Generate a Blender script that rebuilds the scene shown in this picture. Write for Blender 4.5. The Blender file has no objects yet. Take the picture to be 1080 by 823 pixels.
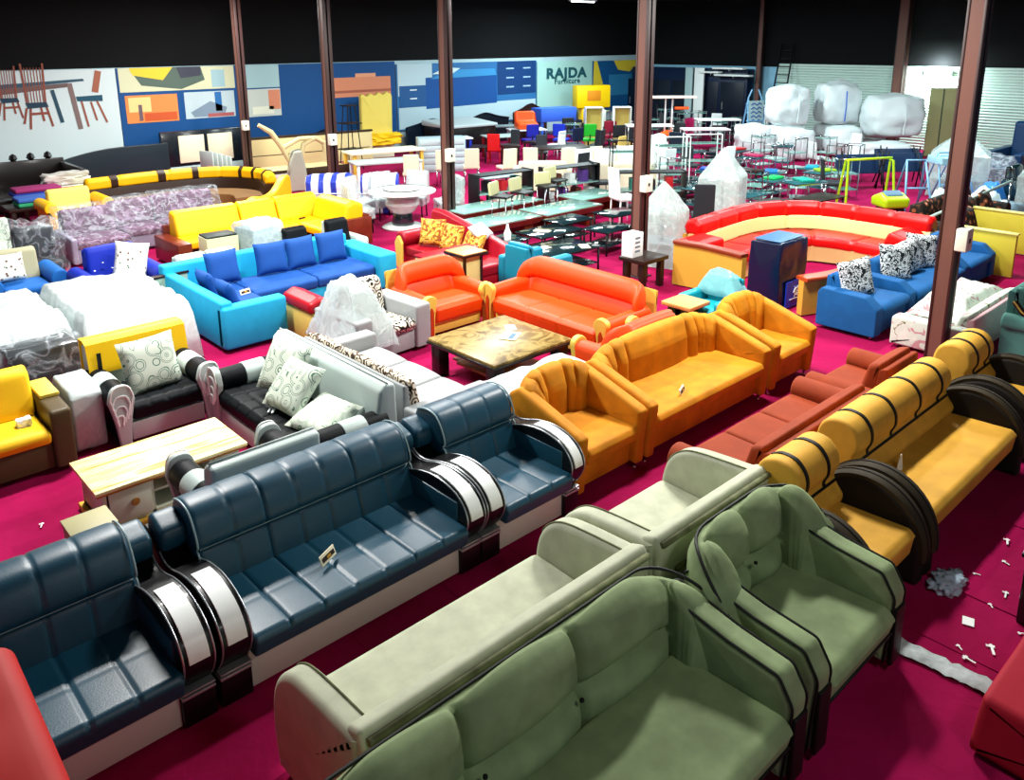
import bpy, bmesh, math, random
from mathutils import Vector, Matrix, noise
random.seed(7)
PI = math.pi
COL = bpy.context.scene.collection
# ------------------------------------------------------------------ materials
def lin(h):
    if isinstance(h, str):
        h = h.lstrip('#'); h = [int(h[i:i+2], 16)/255 for i in (0, 2, 4)]
    return tuple(((c/12.92) if c <= .04045 else ((c+.055)/1.055)**2.4) for c in h)+(1,)
MATS = {}
def new_mat(name):
    m = bpy.data.materials.new(name); m.use_nodes = True
    return m, m.node_tree, m.node_tree.nodes['Principled BSDF']
def mat(name, col, rough=.6, metal=0, spec=.28, sheen=0, coat=0, bump=0, bscale=60, var=0, vscale=6, alpha=1, trans=0):
    if name in MATS: return MATS[name]
    m, t, b = new_mat(name); N = t.nodes; L = t.links
    c = lin(col)
    b.inputs['Base Color'].default_value = c
    b.inputs['Roughness'].default_value = rough
    b.inputs['Metallic'].default_value = metal
    b.inputs['Specular IOR Level'].default_value = spec
    b.inputs['Sheen Weight'].default_value = sheen*.35
    b.inputs['Sheen Roughness'].default_value = .4
    b.inputs['Coat Weight'].default_value = coat
    b.inputs['Coat Roughness'].default_value = .12
    b.inputs['Alpha'].default_value = alpha
    b.inputs['Transmission Weight'].default_value = trans
    if sheen: b.inputs['Sheen Tint'].default_value = c
    tc = N.new('ShaderNodeTexCoord')
    if var:
        n = N.new('ShaderNodeTexNoise'); n.inputs['Scale'].default_value = vscale; n.inputs['Detail'].default_value = 4
        L.new(tc.outputs['Object'], n.inputs['Vector'])
        r = N.new('ShaderNodeValToRGB')
        r.color_ramp.elements[0].position = .3; r.color_ramp.elements[1].position = .7
        r.color_ramp.elements[0].color = tuple(x*(1-var) for x in c[:3])+(1,)
        r.color_ramp.elements[1].color = tuple(min(1, x*(1+var*.7)+.01*var) for x in c[:3])+(1,)
        L.new(n.outputs['Fac'], r.inputs['Fac']); L.new(r.outputs['Color'], b.inputs['Base Color'])
    if bump:
        n2 = N.new('ShaderNodeTexNoise'); n2.inputs['Scale'].default_value = bscale; n2.inputs['Detail'].default_value = 3
        L.new(tc.outputs['Object'], n2.inputs['Vector'])
        bp = N.new('ShaderNodeBump'); bp.inputs['Strength'].default_value = bump; bp.inputs['Distance'].default_value = .01
        L.new(n2.outputs['Fac'], bp.inputs['Height']); L.new(bp.outputs['Normal'], b.inputs['Normal'])
    MATS[name] = m
    return m
def ramp_mat(name, kind, scale, stops, rough=.7, dist=0, bump=0, detail=2, stretch=(1, 1, 1), const=True):
    """procedural print: kind noise / voronoi / wave / ring, through a colour ramp"""
    if name in MATS: return MATS[name]
    m, t, b = new_mat(name); N = t.nodes; L = t.links
    tc = N.new('ShaderNodeTexCoord'); mp = N.new('ShaderNodeMapping'); mp.inputs['Scale'].default_value = stretch
    L.new(tc.outputs['Object'], mp.inputs['Vector']); src = mp.outputs['Vector']
    if kind == 'noise':
        x = N.new('ShaderNodeTexNoise'); x.inputs['Scale'].default_value = scale; x.inputs['Detail'].default_value = detail
        x.inputs['Distortion'].default_value = dist; out = x.outputs['Fac']
    elif kind == 'voronoi':
        x = N.new('ShaderNodeTexVoronoi'); x.inputs['Scale'].default_value = scale; x.inputs['Randomness'].default_value = .9; out = x.outputs['Distance']
    elif kind == 'ring':      # swirly loops: sine of the distance to voronoi centres
        x = N.new('ShaderNodeTexVoronoi'); x.inputs['Scale'].default_value = scale; x.inputs['Randomness'].default_value = .8
        k = N.new('ShaderNodeMath'); k.operation = 'MULTIPLY'; k.inputs[1].default_value = dist or 14
        s = N.new('ShaderNodeMath'); s.operation = 'SINE'
        s2 = N.new('ShaderNodeMath'); s2.operation = 'MULTIPLY_ADD'; s2.inputs[1].default_value = .5; s2.inputs[2].default_value = .5
        L.new(x.outputs['Distance'], k.inputs[0]); L.new(k.outputs[0], s.inputs[0]); L.new(s.outputs[0], s2.inputs[0]); out = s2.outputs[0]
    else:
        x = N.new('ShaderNodeTexWave'); x.inputs['Scale'].default_value = scale; x.inputs['Distortion'].default_value = dist
        x.inputs['Detail'].default_value = detail; out = x.outputs['Fac']
    L.new(src, x.inputs['Vector'])
    r = N.new('ShaderNodeValToRGB'); r.color_ramp.interpolation = 'CONSTANT' if const else 'LINEAR'
    e = r.color_ramp.elements
    while len(e) < len(stops): e.new(.5)
    for el, (p, c) in zip(e, stops): el.position = p; el.color = lin(c)
    L.new(out, r.inputs['Fac']); L.new(r.outputs['Color'], b.inputs['Base Color'])
    b.inputs['Roughness'].default_value = rough; b.inputs['Specular IOR Level'].default_value = .28
    if bump:
        bp = N.new('ShaderNodeBump'); bp.inputs['Strength'].default_value = bump; bp.inputs['Distance'].default_value = .01
        L.new(out, bp.inputs['Height']); L.new(bp.outputs['Normal'], b.inputs['Normal'])
    MATS[name] = m
    return m
def emit(name, col, s):
    m, t, b = new_mat(name)
    b.inputs['Base Color'].default_value = lin(col); b.inputs['Emission Color'].default_value = lin(col)
    b.inputs['Emission Strength'].default_value = s
    return m
def wrap_mat(name, tint, clear=.5, rough=.25):
    """polythene: a milky glossy film partly see-through"""
    if name in MATS: return MATS[name]
    m, t, b = new_mat(name); N = t.nodes; L = t.links
    b.inputs['Base Color'].default_value = lin(tint); b.inputs['Roughness'].default_value = rough
    tr = N.new('ShaderNodeBsdfTransparent'); mx = N.new('ShaderNodeMixShader')
    tc = N.new('ShaderNodeTexCoord'); n = N.new('ShaderNodeTexNoise'); n.inputs['Scale'].default_value = 2.2; n.inputs['Detail'].default_value = 3
    n.inputs['Distortion'].default_value = .6
    n.inputs['Scale'].default_value = 3.2; n.inputs['Distortion'].default_value = 1.2
    sb = N.new('ShaderNodeMath'); sb.operation = 'SUBTRACT'; sb.inputs[1].default_value = .5
    ab = N.new('ShaderNodeMath'); ab.operation = 'ABSOLUTE'
    L.new(n.outputs['Fac'], sb.inputs[0]); L.new(sb.outputs[0], ab.inputs[0])
    # sharp creases are milkier than the flat film between them
    r = N.new('ShaderNodeMapRange'); r.inputs[1].default_value = .0; r.inputs[2].default_value = .05
    r.inputs[3].default_value = clear*.68; r.inputs[4].default_value = clear
    bp = N.new('ShaderNodeBump'); bp.inputs['Strength'].default_value = .3; bp.inputs['Distance'].default_value = .015
    L.new(tc.outputs['Object'], n.inputs['Vector']); L.new(ab.outputs[0], r.inputs[0]); L.new(r.outputs[0], bp.inputs['Height'])
    L.new(bp.outputs['Normal'], b.inputs['Normal'])
    L.new(r.outputs[0], mx.inputs['Fac'])
    L.new(b.outputs[0], mx.inputs[1]); L.new(tr.outputs[0], mx.inputs[2])
    L.new(mx.outputs[0], N['Material Output'].inputs['Surface'])
    MATS[name] = m
    return m
# ------------------------------------------------------------------ mesh builder
def rpoly(pts, r, n=5):
    out = []; k = len(pts); rs = r if isinstance(r, (list, tuple)) else [r]*k
    for i in range(k):
        p = Vector(pts[i]); a = Vector(pts[i-1])-p; b = Vector(pts[(i+1) % k])-p
        la, lb = a.length, b.length; rr = rs[i]
        if rr <= 0 or la < 1e-6 or lb < 1e-6: out.append(tuple(p)); continue
        a /= la; b /= lb; ang = a.angle(b)
        if ang > PI-.02: out.append(tuple(p)); continue
        d = min(rr/math.tan(ang/2), la*.49, lb*.49)
        p0 = p+a*d; p2 = p+b*d
        for j in range(n+1):
            t = j/n; out.append(tuple(p0*(1-t)**2+p*2*t*(1-t)+p2*t*t))
    return out
def resample(poly, ds, closed=True):
    P = [Vector(p) for p in poly]; 
    if closed: P.append(P[0])
    out = []
    for a, b in zip(P, P[1:]):
        l = (b-a).length; n = max(1, int(math.ceil(l/ds)))
        for j in range(n): out.append(a.lerp(b, j/n))
    if not closed: out.append(P[-1])
    res = []
    for p in out:
        if not res or (p-res[-1]).length > 1e-5: res.append(p)
    return res
def smooth_curve(pts, n=6, closed=False):
    """Catmull-Rom through the points"""
    P = [Vector(p) for p in pts]; out = []; k = len(P)
    for i in range(k if closed else k-1):
        p1, p2 = P[i], P[(i+1) % k]
        p0 = P[i-1] if (i > 0 or closed) else p1*2-p2
        p3 = P[(i+2) % k] if (i+2 < k or closed) else p2*2-p1
        for j in range(n):
            t = j/n
            out.append(.5*((2*p1)+(p2-p0)*t+(2*p0-5*p1+4*p2-p3)*t*t+(3*p1-p0-3*p2+p3)*t**3))
    if not closed: out.append(P[-1])
    return out
class MB:
    def __init__(s): s.bm = bmesh.new()
    def box(s, x0, x1, y0, y1, z0, z1, bev=0, seg=2, M=None):
        r = bmesh.ops.create_cube(s.bm, size=1); vs = r['verts']
        for v in vs:
            v.co = Vector(((x0+x1)/2+v.co.x*(x1-x0), (y0+y1)/2+v.co.y*(y1-y0), (z0+z1)/2+v.co.z*(z1-z0)))
        if bev:
            es = list({e for v in vs for e in v.link_edges})
            r2 = bmesh.ops.bevel(s.bm, geom=es, offset=bev, segments=seg, affect='EDGES', profile=.5)
            vs = r2['verts']+[v for v in vs if v.is_valid]
            vs = [v for v in set(vs) if v.is_valid]
        if M is not None:
            for v in vs: v.co = M @ v.co
        return s
    def rings(s, R, cap=True, close=False, fan=False):
        V = [[s.bm.verts.new(p) for p in r] for r in R]; n = len(V[0])
        m = len(V)
        for i in range(m if close else m-1):
            a, b = V[i], V[(i+1) % m]
            for j in range(n):
                k = (j+1) % n
                try: s.bm.faces.new((a[j], a[k], b[k], b[j]))
                except ValueError: pass
        if cap and not close:
            for r in (V[0], V[-1]):
                if fan:
                    c = Vector((0, 0, 0))
                    for v in r: c += v.co
                    c = s.bm.verts.new(c/len(r))
                    for q in range(len(r)): s.bm.faces.new((r[q], r[(q+1) % len(r)], c))
                    continue
                try: s.bm.faces.new(r)
                except ValueError: pass
        return V
    def tube(s, pts, r, n=6, closed=False):
        P = [Vector(p) for p in pts]; R = []; k = len(P); up = None
        for i, p in enumerate(P):
            a = P[i-1] if (i > 0 or closed) else p; b = P[(i+1) % k] if (i < k-1 or closed) else p
            t = (b-a).normalized() if (b-a).length > 1e-9 else Vector((0, 0, 1))
            if up is None: up = Vector((0, 0, 1)) if abs(t.z) < .9 else Vector((1, 0, 0))
            u = up-t*up.dot(t)
            if u.length < 1e-6: u = Vector((1, 0, 0))-t*t.x
            u.normalize(); w = t.cross(u); up = u
            rr = r[i] if isinstance(r, (list, tuple)) else r
            R.append([p+(u*math.cos(q*2*PI/n)+w*math.sin(q*2*PI/n))*rr for q in range(n)])
        s.rings(R, close=closed); return s
    def lathe(s, prof, c=(0, 0, 0), n=20, sx=1, sy=1):
        c = Vector(c)
        s.rings([[c+Vector((math.cos(q*2*PI/n)*max(r, 1e-4)*sx, math.sin(q*2*PI/n)*max(r, 1e-4)*sy, z)) for q in range(n)] for r, z in prof]); return s
    def sweep(s, outline, a0, a1, axis='x', nx=None, puff=None, endr=0, ds=.05, shift=None, M=None):
        """push a closed 2D outline along an axis; rounded ends; puff(a, p, q) moves the skin outwards; shift(a) slides the section"""
        O = resample(outline, ds); n = len(O)
        area = sum(O[i].x*O[(i+1) % n].y-O[(i+1) % n].x*O[i].y for i in range(n))
        nor = []
        for i in range(n):
            t = (O[(i+1) % n]-O[i-1]); q = Vector((t.y, -t.x))
            if area < 0: q = -q
            nor.append(q.normalized() if q.length > 1e-9 else q)
        nx = nx or max(2, int(abs(a1-a0)/ds))
        A = []
        sg = 1 if a1 > a0 else -1
        if endr:
            for j in range(5): th = j/5*PI/2; A.append((a0+sg*endr*(1-math.cos(PI/2-(PI/2-th))) if False else a0+sg*endr*(1-math.cos(th)), endr*(1-math.sin(th))))
            A = [(a0+sg*endr*(1-math.cos(j/5*PI/2)), endr*(1-math.sin(j/5*PI/2))) for j in range(5)]
        lo, hi = (a0+sg*endr, a1-sg*endr)
        A += [(lo+(hi-lo)*j/nx, 0) for j in range(nx+1)]
        if endr: A += [(a1-sg*endr*(1-math.cos(j/5*PI/2)), endr*(1-math.sin(j/5*PI/2))) for j in range(4, -1, -1)]
        R = []
        for a, ins in A:
            ring = []; sh = shift(a) if shift else (0, 0)
            for p, q in zip(O, nor):
                d = -ins+(puff(a, p.x, p.y)*(1-ins/endr if endr else 1) if puff else 0)
                w = p+q*d; w = (w.x+sh[0], w.y+sh[1])
                co = Vector((a, w[0], w[1])) if axis == 'x' else Vector((w[0], a, w[1])) if axis == 'y' else Vector((w[0], w[1], a))
                ring.append(M @ co if M is not None else co)
            R.append(ring)
        s.rings(R, fan=bool(endr)); return s
    def path(s, outline, pts, ds=.06, puff=None, endr=0, zs=None):
        """push a closed (across, z) outline along a plan path of (x, y); across > 0 is to the left of travel"""
        O = resample(outline, ds); n = len(O); P = resample(pts, ds, False); k = len(P)
        cx = sum(o.x for o in O)/n; cz = sum(o.y for o in O)/n
        acc = 0; L = [0]
        for a, b in zip(P, P[1:]): acc += (b-a).length; L.append(acc)
        area = sum(O[i].x*O[(i+1) % n].y-O[(i+1) % n].x*O[i].y for i in range(n)); nor = []
        for i in range(n):
            t = (O[(i+1) % n]-O[i-1]); q = Vector((t.y, -t.x)); q = -q if area < 0 else q
            nor.append(q.normalized() if q.length > 1e-9 else q)
        R = []
        for i, p in enumerate(P):
            t = (P[min(k-1, i+1)]-P[max(0, i-1)]).normalized(); w = Vector((-t.y, t.x))
            e = min(L[i], acc-L[i]); ins = 0
            if endr and e < endr: ins = endr*(1-math.sqrt(max(0, 1-(1-e/endr)**2)))
            ring = []
            for o, q in zip(O, nor):
                d = -ins+(puff(L[i]/acc, o.x, o.y) if puff else 0)
                u = o+q*d
                if zs: u = Vector((u.x, u.y*(1+zs(L[i]/acc)*max(0, u.y-.35)/.5)))
                ring.append(Vector((p.x+w.x*u.x, p.y+w.y*u.x, u.y)))
            R.append(ring)
        s.rings(R); return s
    def pillow(s, w, h, t, M=None, n=12, k=.12):
        """knife-edge cushion standing in XZ, thickness along Y"""
        V = {}
        for side in (1, -1):
            for i in range(n+1):
                for j in range(n+1):
                    u, v = i/n*2-1, j/n*2-1
                    e = (i in (0, n)) or (j in (0, n))
                    if e and side == -1: V[side, i, j] = V[1, i, j]; continue
                    prof = ((1-u**4)*(1-v**4))**.5
                    x = u*w/2*(1-k*(1-abs(v))**1*0-k*.5*(v*v < 2)*(1-v*v)*abs(u)); z = v*h/2*(1-k*.5*(1-u*u)*abs(v))
                    co = Vector((x, side*t/2*prof, z))
                    V[side, i, j] = s.bm.verts.new(M @ co if M is not None else co)
            for i in range(n):
                for j in range(n):
                    f = [V[side, i, j], V[side, i+1, j], V[side, i+1, j+1], V[side, i, j+1]]
                    try: s.bm.faces.new(f if side == -1 else f[::-1])
                    except ValueError: pass
        return s
    def blob(s, c, rx, ry, rz, lump=.12, f=2.0, seed=0, sub=4, sq=1.0):
        """lumpy rounded mass such as a stuffed sack"""
        r = bmesh.ops.create_icosphere(s.bm, subdivisions=sub, radius=1)
        for v in r['verts']:
            d = v.co.normalized()
            m = max(abs(d.x), abs(d.y), abs(d.z)); d2 = d*(1+(1/m-1)*sq)*(1 if sq == 0 else .82 if sq > .5 else .92)
            nn = noise.fractal(d*f+Vector((seed*3.1, seed, 0)), 1.0, 2.0, 3)
            d2 = d2*(1+lump*nn)
            v.co = Vector((c[0]+d2.x*rx, c[1]+d2.y*ry, c[2]+d2.z*rz))
        return s
    def build(s, name, m, parent=None, sharp=38, loc=None):
        bm = s.bm
        bmesh.ops.remove_doubles(bm, verts=bm.verts, dist=1e-5)
        bmesh.ops.recalc_face_normals(bm, faces=bm.faces)
        for f in bm.faces: f.smooth = len(f.verts) < 5
        th = math.radians(sharp)
        for e in bm.edges:
            if len(e.link_faces) == 2 and e.calc_face_angle(0) > th: e.smooth = False
        me = bpy.data.meshes.new(name); bm.to_mesh(me); bm.free()
        for mm in (m if isinstance(m, (list, tuple)) else [m]): me.materials.append(mm)
        o = bpy.data.objects.new(name, me); COL.objects.link(o)
        if parent is not None: o.parent = parent
        if loc: o.location = loc
        return o
def tag(o, label, cat, group=None, kind=None):
    o['label'] = label; o['category'] = cat
    if group: o['group'] = group
    if kind: o['kind'] = kind
    return o
def struct(o, kind='structure'):
    o['kind'] = kind; return o
def thing(name, label, cat, loc=(0, 0, 0), rz=0, group=None):
    o = bpy.data.objects.new(name, None); COL.objects.link(o)
    o.location = loc; o.rotation_euler = (0, 0, rz); o.empty_display_size = .1
    return tag(o, label, cat, group)
def kids(o):
    return [c for c in KID.get(o.name, [])]
KID = {}
def dup(root, loc, rz=0, label=None, group=None, scale=None):
    r = root.copy(); COL.objects.link(r); r.location = loc; r.rotation_euler = (0, 0, rz)
    if scale: r.scale = scale
    if label: r['label'] = label
    if group: r['group'] = group
    def rec(src, dst):
        for ch in list(src.children):
            c = ch.copy(); COL.objects.link(c); c.parent = dst; rec(ch, c)
    rec(root, r)
    return r
def TR(x, y, z, rx=0, ry=0, rz=0):
    return Matrix.Translation((x, y, z)) @ Matrix.Rotation(rz, 4, 'Z') @ Matrix.Rotation(ry, 4, 'Y') @ Matrix.Rotation(rx, 4, 'X')
def groove(a, lines, w, d):
    """negative puff near any of the seam positions"""
    m = min(abs(a-l) for l in lines)
    return -d*math.exp(-(m/w)**2)
def cells(a, a0, a1, n):
    u = (a-a0)/(a1-a0)*n; u -= math.floor(u)
    return (4*u*(1-u))**.5 if 0 < u < 1 else 0
LAMPS = [(3,8.8,560),(7.6,4.9,470),(3,-1.2,70),(7.5,10,420),(13,6,440),(11.5,13,440),(5,15,420),(18,9,400),(16,17,440),(9,20,460),(22.5,15,380),(22.5,20.5,460),(23,6.5,380)]
# ------------------------------------------------------------------ camera
cam = bpy.data.objects.new('camera', bpy.data.cameras.new('camera')); COL.objects.link(cam)
_P, _R, _Y = math.radians(14.0985), math.radians(-0.291), math.radians(42.833)
_f = Vector((0, math.cos(_P), -math.sin(_P))); _r = Vector((1, 0, 0)); _u = Vector((0, math.sin(_P), math.cos(_P)))
_r, _u = _r*math.cos(_R)+_u*math.sin(_R), -_r*math.sin(_R)+_u*math.cos(_R)
_T = Matrix.Rotation(-_Y, 3, 'Z')
_f, _r, _u = _T @ _f, _T @ _r, _T @ _u
cam.matrix_world = Matrix(((_r.x, _u.x, -_f.x, 0), (_r.y, _u.y, -_f.y, 0), (_r.z, _u.z, -_f.z, 3.8), (0, 0, 0, 1)))
cam.data.sensor_width = 36; cam.data.lens = 864.46*36/1080; cam.data.shift_y = -(411.5-259.16)/1080
cam.data.clip_end = 200
bpy.context.scene.camera = cam
vs = bpy.context.scene.view_settings
vs.view_transform = 'Standard'; vs.look = 'None'; vs.gamma = 1; vs.use_curve_mapping = False; vs.exposure = .12
bpy.context.scene.display_settings.display_device = 'sRGB'
w = bpy.data.worlds.new('world'); bpy.context.scene.world = w; w.use_nodes = True
w.node_tree.nodes['Background'].inputs[0].default_value = (.62, .80, 1, 1)
w.node_tree.nodes['Background'].inputs[1].default_value = .27
# ------------------------------------------------------------------ room
m, t, b = new_mat('crimson carpet'); N = t.nodes; L = t.links
tc = N.new('ShaderNodeTexCoord'); n = N.new('ShaderNodeTexNoise'); n.inputs['Scale'].default_value = .9; n.inputs['Detail'].default_value = 7
r = N.new('ShaderNodeValToRGB'); r.color_ramp.elements[0].position = .3; r.color_ramp.elements[1].position = .75
r.color_ramp.elements[0].color = lin('#84063a'); r.color_ramp.elements[1].color = lin('#a81050')
L.new(tc.outputs['Object'], n.inputs['Vector']); L.new(n.outputs['Fac'], r.inputs['Fac'])
n2 = N.new('ShaderNodeTexNoise'); n2.inputs['Scale'].default_value = 5; n2.inputs['Detail'].default_value = 5; n2.inputs['Distortion'].default_value = 1
L.new(tc.outputs['Object'], n2.inputs['Vector'])
bp = N.new('ShaderNodeBump'); bp.inputs['Strength'].default_value = .6; bp.inputs['Distance'].default_value = .02
L.new(n2.outputs['Fac'], bp.inputs['Height']); L.new(bp.outputs['Normal'], b.inputs['Normal'])
L.new(r.outputs['Color'], b.inputs['Base Color']); b.inputs['Roughness'].default_value = .95; b.inputs['Specular IOR Level'].default_value = .1
CARPET = m
mb = MB(); mb.box(-6, 30.2, -6, 24.2, -.1, 0); o = mb.build('floor', CARPET); struct(o)
# strips of carpet laid edge to edge across the front aisle: the lapped seams
mb = MB()
for k, (x, y0, y1) in enumerate([(5.08, -1.5, 1.75), (5.72, -1.5, 1.75), (2.35, 3.65, 4.1), (3.1, 3.65, 4.1), (3.75, 3.65, 4.15), (6.9, -.5, 1.7)]):
    mb.box(x, x+.62, y0, y1, .0, .006+.002*(k % 2))
o = mb.build('trim_1', CARPET); struct(o); o['label'] = 'overlapping crimson carpet strips laid on the floor'
WALL = mat('pale blue painted wall', '#b9d6dd', .7, var=.08, vscale=1.5)
DARK = mat('dark upper cladding', '#05070a', .9)
WZ = 3.12
mb = MB(); mb.box(-6, 30.2, 24, 24.2, 0, WZ); struct(mb.build('wall_left', WALL))
mb = MB(); mb.box(-6, 30.2, 23.98, 24.2, WZ, 5.4); struct(mb.build('trim_2', DARK))
# right wall: pale roller shutters between pilasters
m, t, b = new_mat('white roller shutter'); N = t.nodes; L = t.links
tc = N.new('ShaderNodeTexCoord'); wv = N.new('ShaderNodeTexWave'); wv.bands_direction = 'Z'; wv.inputs['Scale'].default_value = 3.3
L.new(tc.outputs['Object'], wv.inputs['Vector'])
r = N.new('ShaderNodeValToRGB'); r.color_ramp.elements[0].color = lin('#9fcabb'); r.color_ramp.elements[1].color = lin('#dcf3e9'); r.color_ramp.elements[1].position = .35
L.new(wv.outputs['Fac'], r.inputs['Fac']); L.new(r.outputs['Color'], b.inputs['Base Color'])
bp = N.new('ShaderNodeBump'); bp.inputs['Strength'].default_value = .6; bp.inputs['Distance'].default_value = .03
L.new(wv.outputs['Fac'], bp.inputs['Height']); L.new(bp.outputs['Normal'], b.inputs['Normal']); b.inputs['Roughness'].default_value = .5
SHUT = m
mb = MB(); mb.box(30, 30.2, -6, 24, 0, 2.72); struct(mb.build('wall_right', mat('sky blue wall paint', '#8fc4de', .7, var=.06)))
mb = MB(); mb.box(29.98, 30.2, -6, 24, 2.72, 5.4); struct(mb.build('trim_3', DARK))
for k, (y0, y1) in enumerate([(12.35, 16.9), (7.6, 12.0), (2.5, 7.2)]):
    mb = MB(); mb.box(29.9, 29.99, y0, y1, 0, 2.85)
    for q in range(28): mb.box(29.87, 29.92, y0, y1, .05+q*.1, .13+q*.1)
    o = mb.build('door_%d' % (k+1), SHUT); struct(o)
    o['label'] = 'pale green-white roller shutter door in the right wall'
mb = MB(); mb.box(-6, 30.2, -6, 24.2, 5.4, 5.5); struct(mb.build('ceiling', DARK))
# ------------------------------------------------------------------ lamps on the ceiling
TUBE = emit('lit fluorescent tube', '#f2fbff', 6)
FIX = mat('lamp housing', '#dfe6e6', .5)
def lamp(x, y, power, sx=1.3, sy=.4, col=(1, .98, .94), z=5.1, spot=None):
    t = thing('ceiling_lamp', 'long fluorescent lamp fixture hanging under the dark ceiling', 'lamp', (x, y, z), 0, 'fluorescent lamps under the ceiling')
    mb = MB(); mb.box(-sx/2, sx/2, -.09, .09, .02, .08, .01); mb.build('lamp_housing', FIX, t)
    mb = MB(); mb.tube([(-sx/2+.05, 0, 0), (sx/2-.05, 0, 0)], .02); mb.build('lamp_tube', TUBE, t)
    mb = MB(); mb.tube([(-.4, 0, .08), (-.4, 0, 5.4-z)], .005); mb.tube([(.4, 0, .08), (.4, 0, 5.4-z)], .005); mb.build('hanging_wire', FIX, t)
    l = bpy.data.lights.new('lamp_light', 'AREA'); l.shape = 'RECTANGLE'; l.size = sx; l.size_y = sy; l.energy = power; l.color = (.80, .97, 1) if x > 14 else col
    o = bpy.data.objects.new('lamp_light', l); COL.objects.link(o); o.location = (x, y, z-.06)
for x, y, p in LAMPS: lamp(x, y, p)
# ------------------------------------------------------------------ roof posts with their switch boxes
POST = mat('brown painted steel', '#341a17', .5, spec=.5)
POSTD = mat('brown painted steel edge', '#6e4a40', .5)
BOXW = mat('ivory plastic box', '#dfe0cf', .5)
BLK = mat('black plastic', '#101012', .5)
POSTS = [(10.0, 3.31, 'dark brown roof post rising through the blue sofa row at right'), (10.39, 8.15, 'brown roof post in the middle of the hall behind the orange sofa'),
         (10.26, 12.96, 'brown roof post beside the round white dining table'), (10.0, 17.0, 'brown roof post behind the blue and white wrapped bundles'),
         (10.04, 21.6, 'farthest brown roof post beside the cream headboard')]
def post(x, y, label, h=5.4, box=True, wdt=.10):
    t = thing('roof_post', label, 'post', (x, y, 0), 0)
    mb = MB(); W = wdt
    mb.box(-W, W, -W, -W+.03, 0, h, .004); mb.box(-W, W, W-.03, W, 0, h, .004); mb.box(-.02, .02, -W, W, 0, h)
    mb.build('post_shaft', POST, t)
    mb = MB(); mb.box(-W+.01, -W+.035, -W+.03, W-.03, 0, h); mb.build('post_web', POSTD, t)
    mb = MB(); mb.box(-.16, .16, -.16, .16, 0, .02, .005); mb.build('base_plate', POST, t)
    if box:
        b = MB(); b.box(-.16, .02, -W-.13, -W, 1.44, 1.70, .012, 3); o = b.build('switch_box', BOXW, t)
        b = MB(); b.box(-.10, -.06, -W-.137, -W-.12, 1.54, 1.59, .004); b.build('socket', BLK, o)
    return t
for x, y, l in POSTS: post(x, y, l)
post(29.7, 17.6, 'dark pilaster post against the right wall beside the ladder', box=False)
post(29.7, 12.15, 'dark pilaster post between the pale roller shutters', box=False, wdt=.17)

t = thing('wall_lamp', 'glaring white lamp high on the pale shutter behind the dark right post', 'lamp', (29.75, 10.9, 2.62))
mb = MB(); mb.box(-.05, .12, -.45, .45, -.10, .12, .02); mb.build('lamp_housing', FIX, t); mb = MB(); mb.box(-.09, -.05, -.40, .40, -.07, .09, .01); mb.build('lamp_panel', emit('glaring lamp', '#e8fffb', 40), t)
l = bpy.data.lights.new('lamp_light', 'AREA'); l.shape = 'RECTANGLE'; l.size = .8; l.size_y = .3; l.energy = 260; l.color = (.85, 1, .98)
o = bpy.data.objects.new('lamp_light', l); COL.objects.link(o); o.location = (29.4, 10.9, 2.65); o.rotation_euler = (0, math.radians(-62), 0)
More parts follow.
